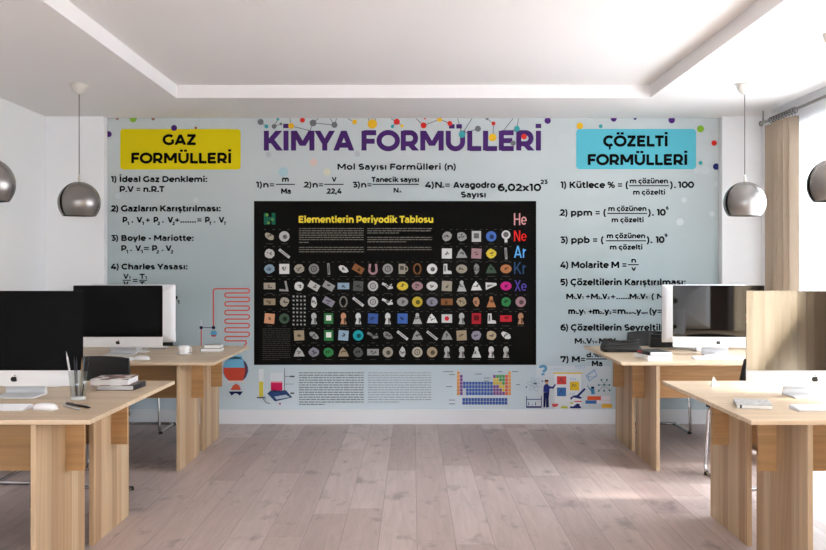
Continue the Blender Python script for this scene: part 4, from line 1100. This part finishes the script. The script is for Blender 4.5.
# ------------------------------------------------------------------ chairs
def smooth_path(pts, r=.05, n=5):
    """round the corners of a polyline"""
    pts = [Vector(p) for p in pts]; out = [pts[0]]
    for i in range(1, len(pts)-1):
        a, b, c = pts[i-1], pts[i], pts[i+1]
        d1 = (a-b); d2 = (c-b); k = min(r, d1.length*.45, d2.length*.45)
        p0 = b + d1.normalized()*k; p1 = b + d2.normalized()*k
        for j in range(n+1):
            u = j/n; out.append(p0*(1-u)**2 + b*2*u*(1-u) + p1*u*u)
    out.append(pts[-1]); return out
def make_chair(label, loc, rz):
    t = thing('cantilever_chair', label, 'chair', loc, rz, 'black cantilever chairs at the desks')
    pts = [(-.15,-.27,.76),(-.15,-.215,.455),(-.2,.24,.455),(-.215,.27,.012),(-.215,-.28,.012),(.215,-.28,.012),(.215,.27,.012),(.2,.24,.455),(.15,-.215,.455),(.15,-.27,.76)]
    MB().tube(smooth_path(pts, .06), .0115, 10).build('frame', M_CHROME, t)
    m = MB()
    m.prism([(-.215,.462),(.19,.462),(.235,.448),(.25,.462),(.235,.492),(.19,.505),(-.2,.498)], 'x', -.222, .222, True); m.build('seat', M_LEATHER, t, .012, seg=3)
    # backrest: slightly curved, narrowing to the top
    m = MB(); nx, nz = 8, 8; vs = []
    for face in (0, 1):
        for j in range(nz+1):
            for i in range(nx+1):
                u = i/nx*2-1; w = j/nz
                hw = .217 - .022*w**2
                vs.append((u*hw, -.215-.075*w - .026*(1-u*u) + (.0 if face else .03), .50+.325*w - .012*u*u*w))
    q = (nx+1)*(nz+1); fs = []
    for j in range(nz):
        for i in range(nx):
            a = j*(nx+1)+i
            fs.append((a, a+1, a+nx+2, a+nx+1)); fs.append((q+a, q+a+nx+1, q+a+nx+2, q+a+1))
    ed = [i for i in range(nx+1)] + [j*(nx+1)+nx for j in range(1, nz+1)] + [nz*(nx+1)+i for i in range(nx-1, -1, -1)] + [j*(nx+1) for j in range(nz-1, 0, -1)]
    for k in range(len(ed)):
        a, b = ed[k], ed[(k+1) % len(ed)]; fs.append((a, q+a, q+b, b))
    m.add(vs, fs, True); m.build('backrest', M_LEATHER, t, .006)
    for sx in (-1, 1):
        for y in (.24, -.25): MB().lathe([(0,0),(.017,0),(.017,.016),(.012,.024),(0,.024)], 12, c=(sx*.215, y, 0)).build('glide', M_BLACK, t)
    return t
make_chair('black chair facing camera behind front left desk, its backrest above the books', (-1.955, 6.235, 0), 180)
make_chair('chair hidden behind front left screen, only its chrome floor bars showing', (-2.43, 6.92, 0), 0)
make_chair('black chair behind the front right screen, sunlit white leg by the desk panel', (2.195, 6.76, 0), 8)
make_chair('chair beyond back left desk, one chrome leg visible under the desk', (-2.31, 8.95, 0), 180)
make_chair('chair beyond back right desk, chrome bars visible against the baseboard', (2.08, 8.95, 0), 180)

# ------------------------------------------------------------------ pendant lamps
def make_lamp(label, loc, rz, first=None):
    t = thing('pendant_lamp', label, 'lamp', loc, rz, 'smoked metal globe pendant lamps')
    # origin on the ceiling
    MB().lathe([(0,0),(.062,0),(.060,-.020),(.05,-.045),(.028,-.068),(.012,-.076),(0,-.076)], 28).build('canopy', mat('canopy_white', (208,203,194), .5), t)
    MB().tube([(0,0,-.07),(0,0,-.67)], .0032, 8).build('cord', mat('cord_grey', (92,88,84), .6), t)
    MB().lathe([(0,-.715),(.009,-.715),(.009,-.665),(.004,-.655),(0,-.655)], 14).build('cord_grip', mat('canopy_white', (208,203,194), .5), t)
    C = CEIL-1.846; r_ = .1505
    def prof(r0, lo=-40.0, hi=74.0, n=22): return [(r0*math.cos(R(lo+(hi-lo)*i/n)), -C + r0*math.sin(R(lo+(hi-lo)*i/n))) for i in range(n+1)]
    # outer shell with a narrow upright slot
    outer = prof(r_); inner = prof(r_-.003)[::-1]
    s = MB(); s.lathe(outer + inner + [outer[0]], 60, 11, 360); s.build('shade', M_SHADE, t)
    s = MB(); s.lathe(prof(r_-.0045, -39.6, 74), 40); s.build('inner_liner', M_SHADE_IN, t)
    s = MB(); z = -C + r_*math.sin(R(74)); s.lathe([(0,z+.001),(r_*math.cos(R(74)),z+.001),(r_*math.cos(R(74)),z-.004),(0,z-.004)], 32); s.build('top_cap', M_SHADE, t)
    b = MB(); b.lathe([(.014,-C+.12),(.016,-C+.05),(.03,-C+.01),(.032,-C-.02),(.02,-C-.045),(0,-C-.05)], 20); b.build('bulb', mat('bulb_white', (225,222,214), .3), t)
    return t
LS = [(-2.41, 7.58, 'globe lamp on the left hanging in full view before the white pier', 226), (-2.41, 5.95, 'globe lamp cut off by the left edge of the photo', 200),
      (2.395, 7.58, 'globe lamp on the right hanging in full view beside the curtain', 190), (2.395, 5.97, 'globe lamp cut off by the right edge of the photo', 178)]
for x, y, lab, rz in LS: make_lamp(lab, (x, y, CEIL), rz)

# ------------------------------------------------------------------ curtains
def fabric(name, rgb, trans, clear=0.0):
    m = bpy.data.materials.new(name); m.use_nodes = True
    nt = m.node_tree; nt.nodes.remove(nt.nodes['Principled BSDF']); out = nt.nodes['Material Output']
    d = N(m, 'ShaderNodeBsdfDiffuse'); d.inputs[0].default_value = lin(rgb)
    tl = N(m, 'ShaderNodeBsdfTranslucent'); tl.inputs[0].default_value = lin(rgb)
    tc = N(m, 'ShaderNodeTexCoord'); mx = N(m, 'ShaderNodeMixShader'); mx.inputs[0].default_value = trans
    LK(m, d.outputs[0], mx.inputs[1]); LK(m, tl.outputs[0], mx.inputs[2])
    last = mx
    if clear:
        tr = N(m, 'ShaderNodeBsdfTransparent'); m2 = N(m, 'ShaderNodeMixShader'); m2.inputs[0].default_value = clear
        LK(m, mx.outputs[0], m2.inputs[1]); LK(m, tr.outputs[0], m2.inputs[2]); last = m2
    LK(m, last.outputs[0], out.inputs['Surface'])
    return m
M_CURT = fabric('beige_linen', (178,162,144), .0)
M_CURT2 = fabric('light_linen', (236,226,210), .82)
M_SHEER = fabric('white_voile', (245,246,248), .6, .16)
ROD_X, ROD_Z = 2.955, 2.603
def curtain_sheet(y0, y1, folds, amp, x, z0, z1, seed, ny=None):
    """hanging cloth: folds > 0 deep pleats whose crests lean over the hollow behind them, or fine waves for thin cloth"""
    r = random.Random(seed); deep = amp > .012
    ny = ny or folds*40; nz = 10
    hts = [r.choice((.6, .8, 1.0, 1.0)) for _ in range(folds+2)]
    vs = []
    for j in range(nz+1):
        w = j/nz
        for i in range(ny+1):
            u = i/ny*folds; k = int(u); f = u-k
            if deep:
                h = (.5-.5*math.cos(2*PI*f))**.75 * hts[k]
                vs.append((x - .03*i/ny + amp*(1-2*h) + .003*math.sin(3*w+k), y0 + (y1-y0)*(i/ny) + .05*h*(.8+.2*math.sin(2*w+k)), z0+(z1-z0)*w))
            else:
                vs.append((x + amp*math.sin(2*PI*u), y0 + (y1-y0)*(i/ny), z0+(z1-z0)*w))
    fs = [(j*(ny+1)+i, j*(ny+1)+i+1, (j+1)*(ny+1)+i+1, (j+1)*(ny+1)+i) for j in range(nz) for i in range(ny)]
    return MB().add(vs, fs, True)
def make_curtain(label, y0, y1, seed, folds=8, m_=None):
    t = thing('curtain', label, 'curtain', (0,0,0))
    o = curtain_sheet(y0, y1, folds, .034, ROD_X-.012, .02, ROD_Z-.05, seed).build('curtain_fabric', m_ or M_CURT, t)
    s = o.modifiers.new('thickness', 'SOLIDIFY'); s.thickness = .002
    for k in range(folds+1):
        y = y0 + (y1-y0)*(k+.3)/(folds+.6)
        ring = [(ROD_X + .021*math.cos(R(a)), y, ROD_Z - .005 + .021*math.sin(R(a))) for a in range(0, 360, 24)]
        MB().tube(ring, .0032, 6, closed=True).build('ring', mat('ring_metal', (120,118,116), .3, 1), t)
        MB().tube([(ROD_X, y, ROD_Z-.025), (ROD_X, y, ROD_Z-.06)], .002, 6).build('hook', mat('ring_metal', (120,118,116), .3, 1), t)
    return t
make_curtain('beige floor-length curtain gathered at the far end of the window', 8.10, 8.68, 4, 9)
make_curtain('added beige curtain out of view, reflected in the front right screen', -.75, 3.6, 5, 28, M_CURT2)  # unseen curtain added to glow beige in the front right screen
t = thing('curtain_rod', 'metal curtain rod with rings above the right window', 'curtain rod', (0,0,0))
MB().tube([(ROD_X, -.85, ROD_Z), (ROD_X, 8.9, ROD_Z)], .0125, 12).build('rod', mat('rod_metal', (150,148,146), .3, 1), t)
for y in (8.9, -.85): MB().lathe([(0,-.022),(.016,-.018),(.021,0),(.016,.018),(0,.022)], 14, c=(ROD_X, y+(.012 if y > 2 else -.012), ROD_Z)).build('finial', MATS['rod_metal'], t)
for y in (8.86, 6.2, 3.6, -.8):
    MB().tube([(ROD_X, y, CEIL), (ROD_X, y, ROD_Z-.002)], .006, 8).build('bracket', MATS['rod_metal'], t)
t = thing('curtain_track', 'slim white rail for the sheer curtain near the ceiling', 'curtain track', (0,0,0))
MB().box(3.022, 3.038, 4.1, 8.85, 2.68, CEIL).build('rail', M_TRIM, t)
t = thing('sheer_curtain', 'white sheer curtain across the bright right window', 'curtain', (0,0,0))
curtain_sheet(5.4, 8.72, 50, .007, 3.03, .02, 2.68, 9, 650).build('voile', M_SHEER, t)

# ------------------------------------------------------------------ light
w = bpy.data.worlds.new('sky'); SC.world = w; w.use_nodes = True
bg = w.node_tree.nodes['Background']; bg.inputs[0].default_value = (.89, .95, 1.0, 1); bg.inputs[1].default_value = 7.0
sun = bpy.data.lights.new('sun', 'SUN'); sun.energy = 6.5; sun.angle = R(7); sun.color = (1.0, .94, .86)
so = bpy.data.objects.new('sun', sun); COL.objects.link(so)
d = Vector((-.66, .35, -.77)); so.rotation_euler = d.to_track_quat('-Z', 'Y').to_euler()
so.location = (8, -2, 6)
def portal(loc, rot, sx, sy):
    l = bpy.data.lights.new('window_portal', 'AREA'); l.shape = 'RECTANGLE'; l.size = sx; l.size_y = sy
    l.cycles.is_portal = True
    o = bpy.data.objects.new('window_portal', l); COL.objects.link(o); o.location = loc; o.rotation_euler = rot
portal((XR+.19, (WY0+WY1)/2, (WZ0+WZ1)/2), (0, R(90), 0), WZ1-WZ0, WY1-WY0)
portal((XR+.19, (VY0+VY1)/2, (WZ0+WZ1)/2), (0, R(90), 0), WZ1-WZ0, VY1-VY0)
for a, b in BW: portal(((a+b)/2, BACK-.19, 1.35), (R(90), 0, 0), b-a, 2.1)

# ------------------------------------------------------------------ camera
cd = bpy.data.cameras.new('camera'); cam = bpy.data.objects.new('camera', cd); COL.objects.link(cam)
cam.location = (0, 0, CAM_Z); cam.rotation_euler = (R(90), 0, 0)
cd.sensor_width = 36; cd.lens = FOCAL*36/826; cd.shift_y = -5/826; cd.clip_start = .05
SC.camera = cam
vs_ = SC.view_settings
SC.display_settings.display_device = 'sRGB'
vs_.view_transform = 'Standard'; vs_.look = 'None'; vs_.gamma = 1; vs_.use_curve_mapping = False
vs_.exposure = 0.9
cy = SC.cycles
cy.max_bounces = 10; cy.diffuse_bounces = 6; cy.transparent_max_bounces = 12; cy.use_denoising = True
cy.caustics_reflective = False; cy.caustics_refractive = False
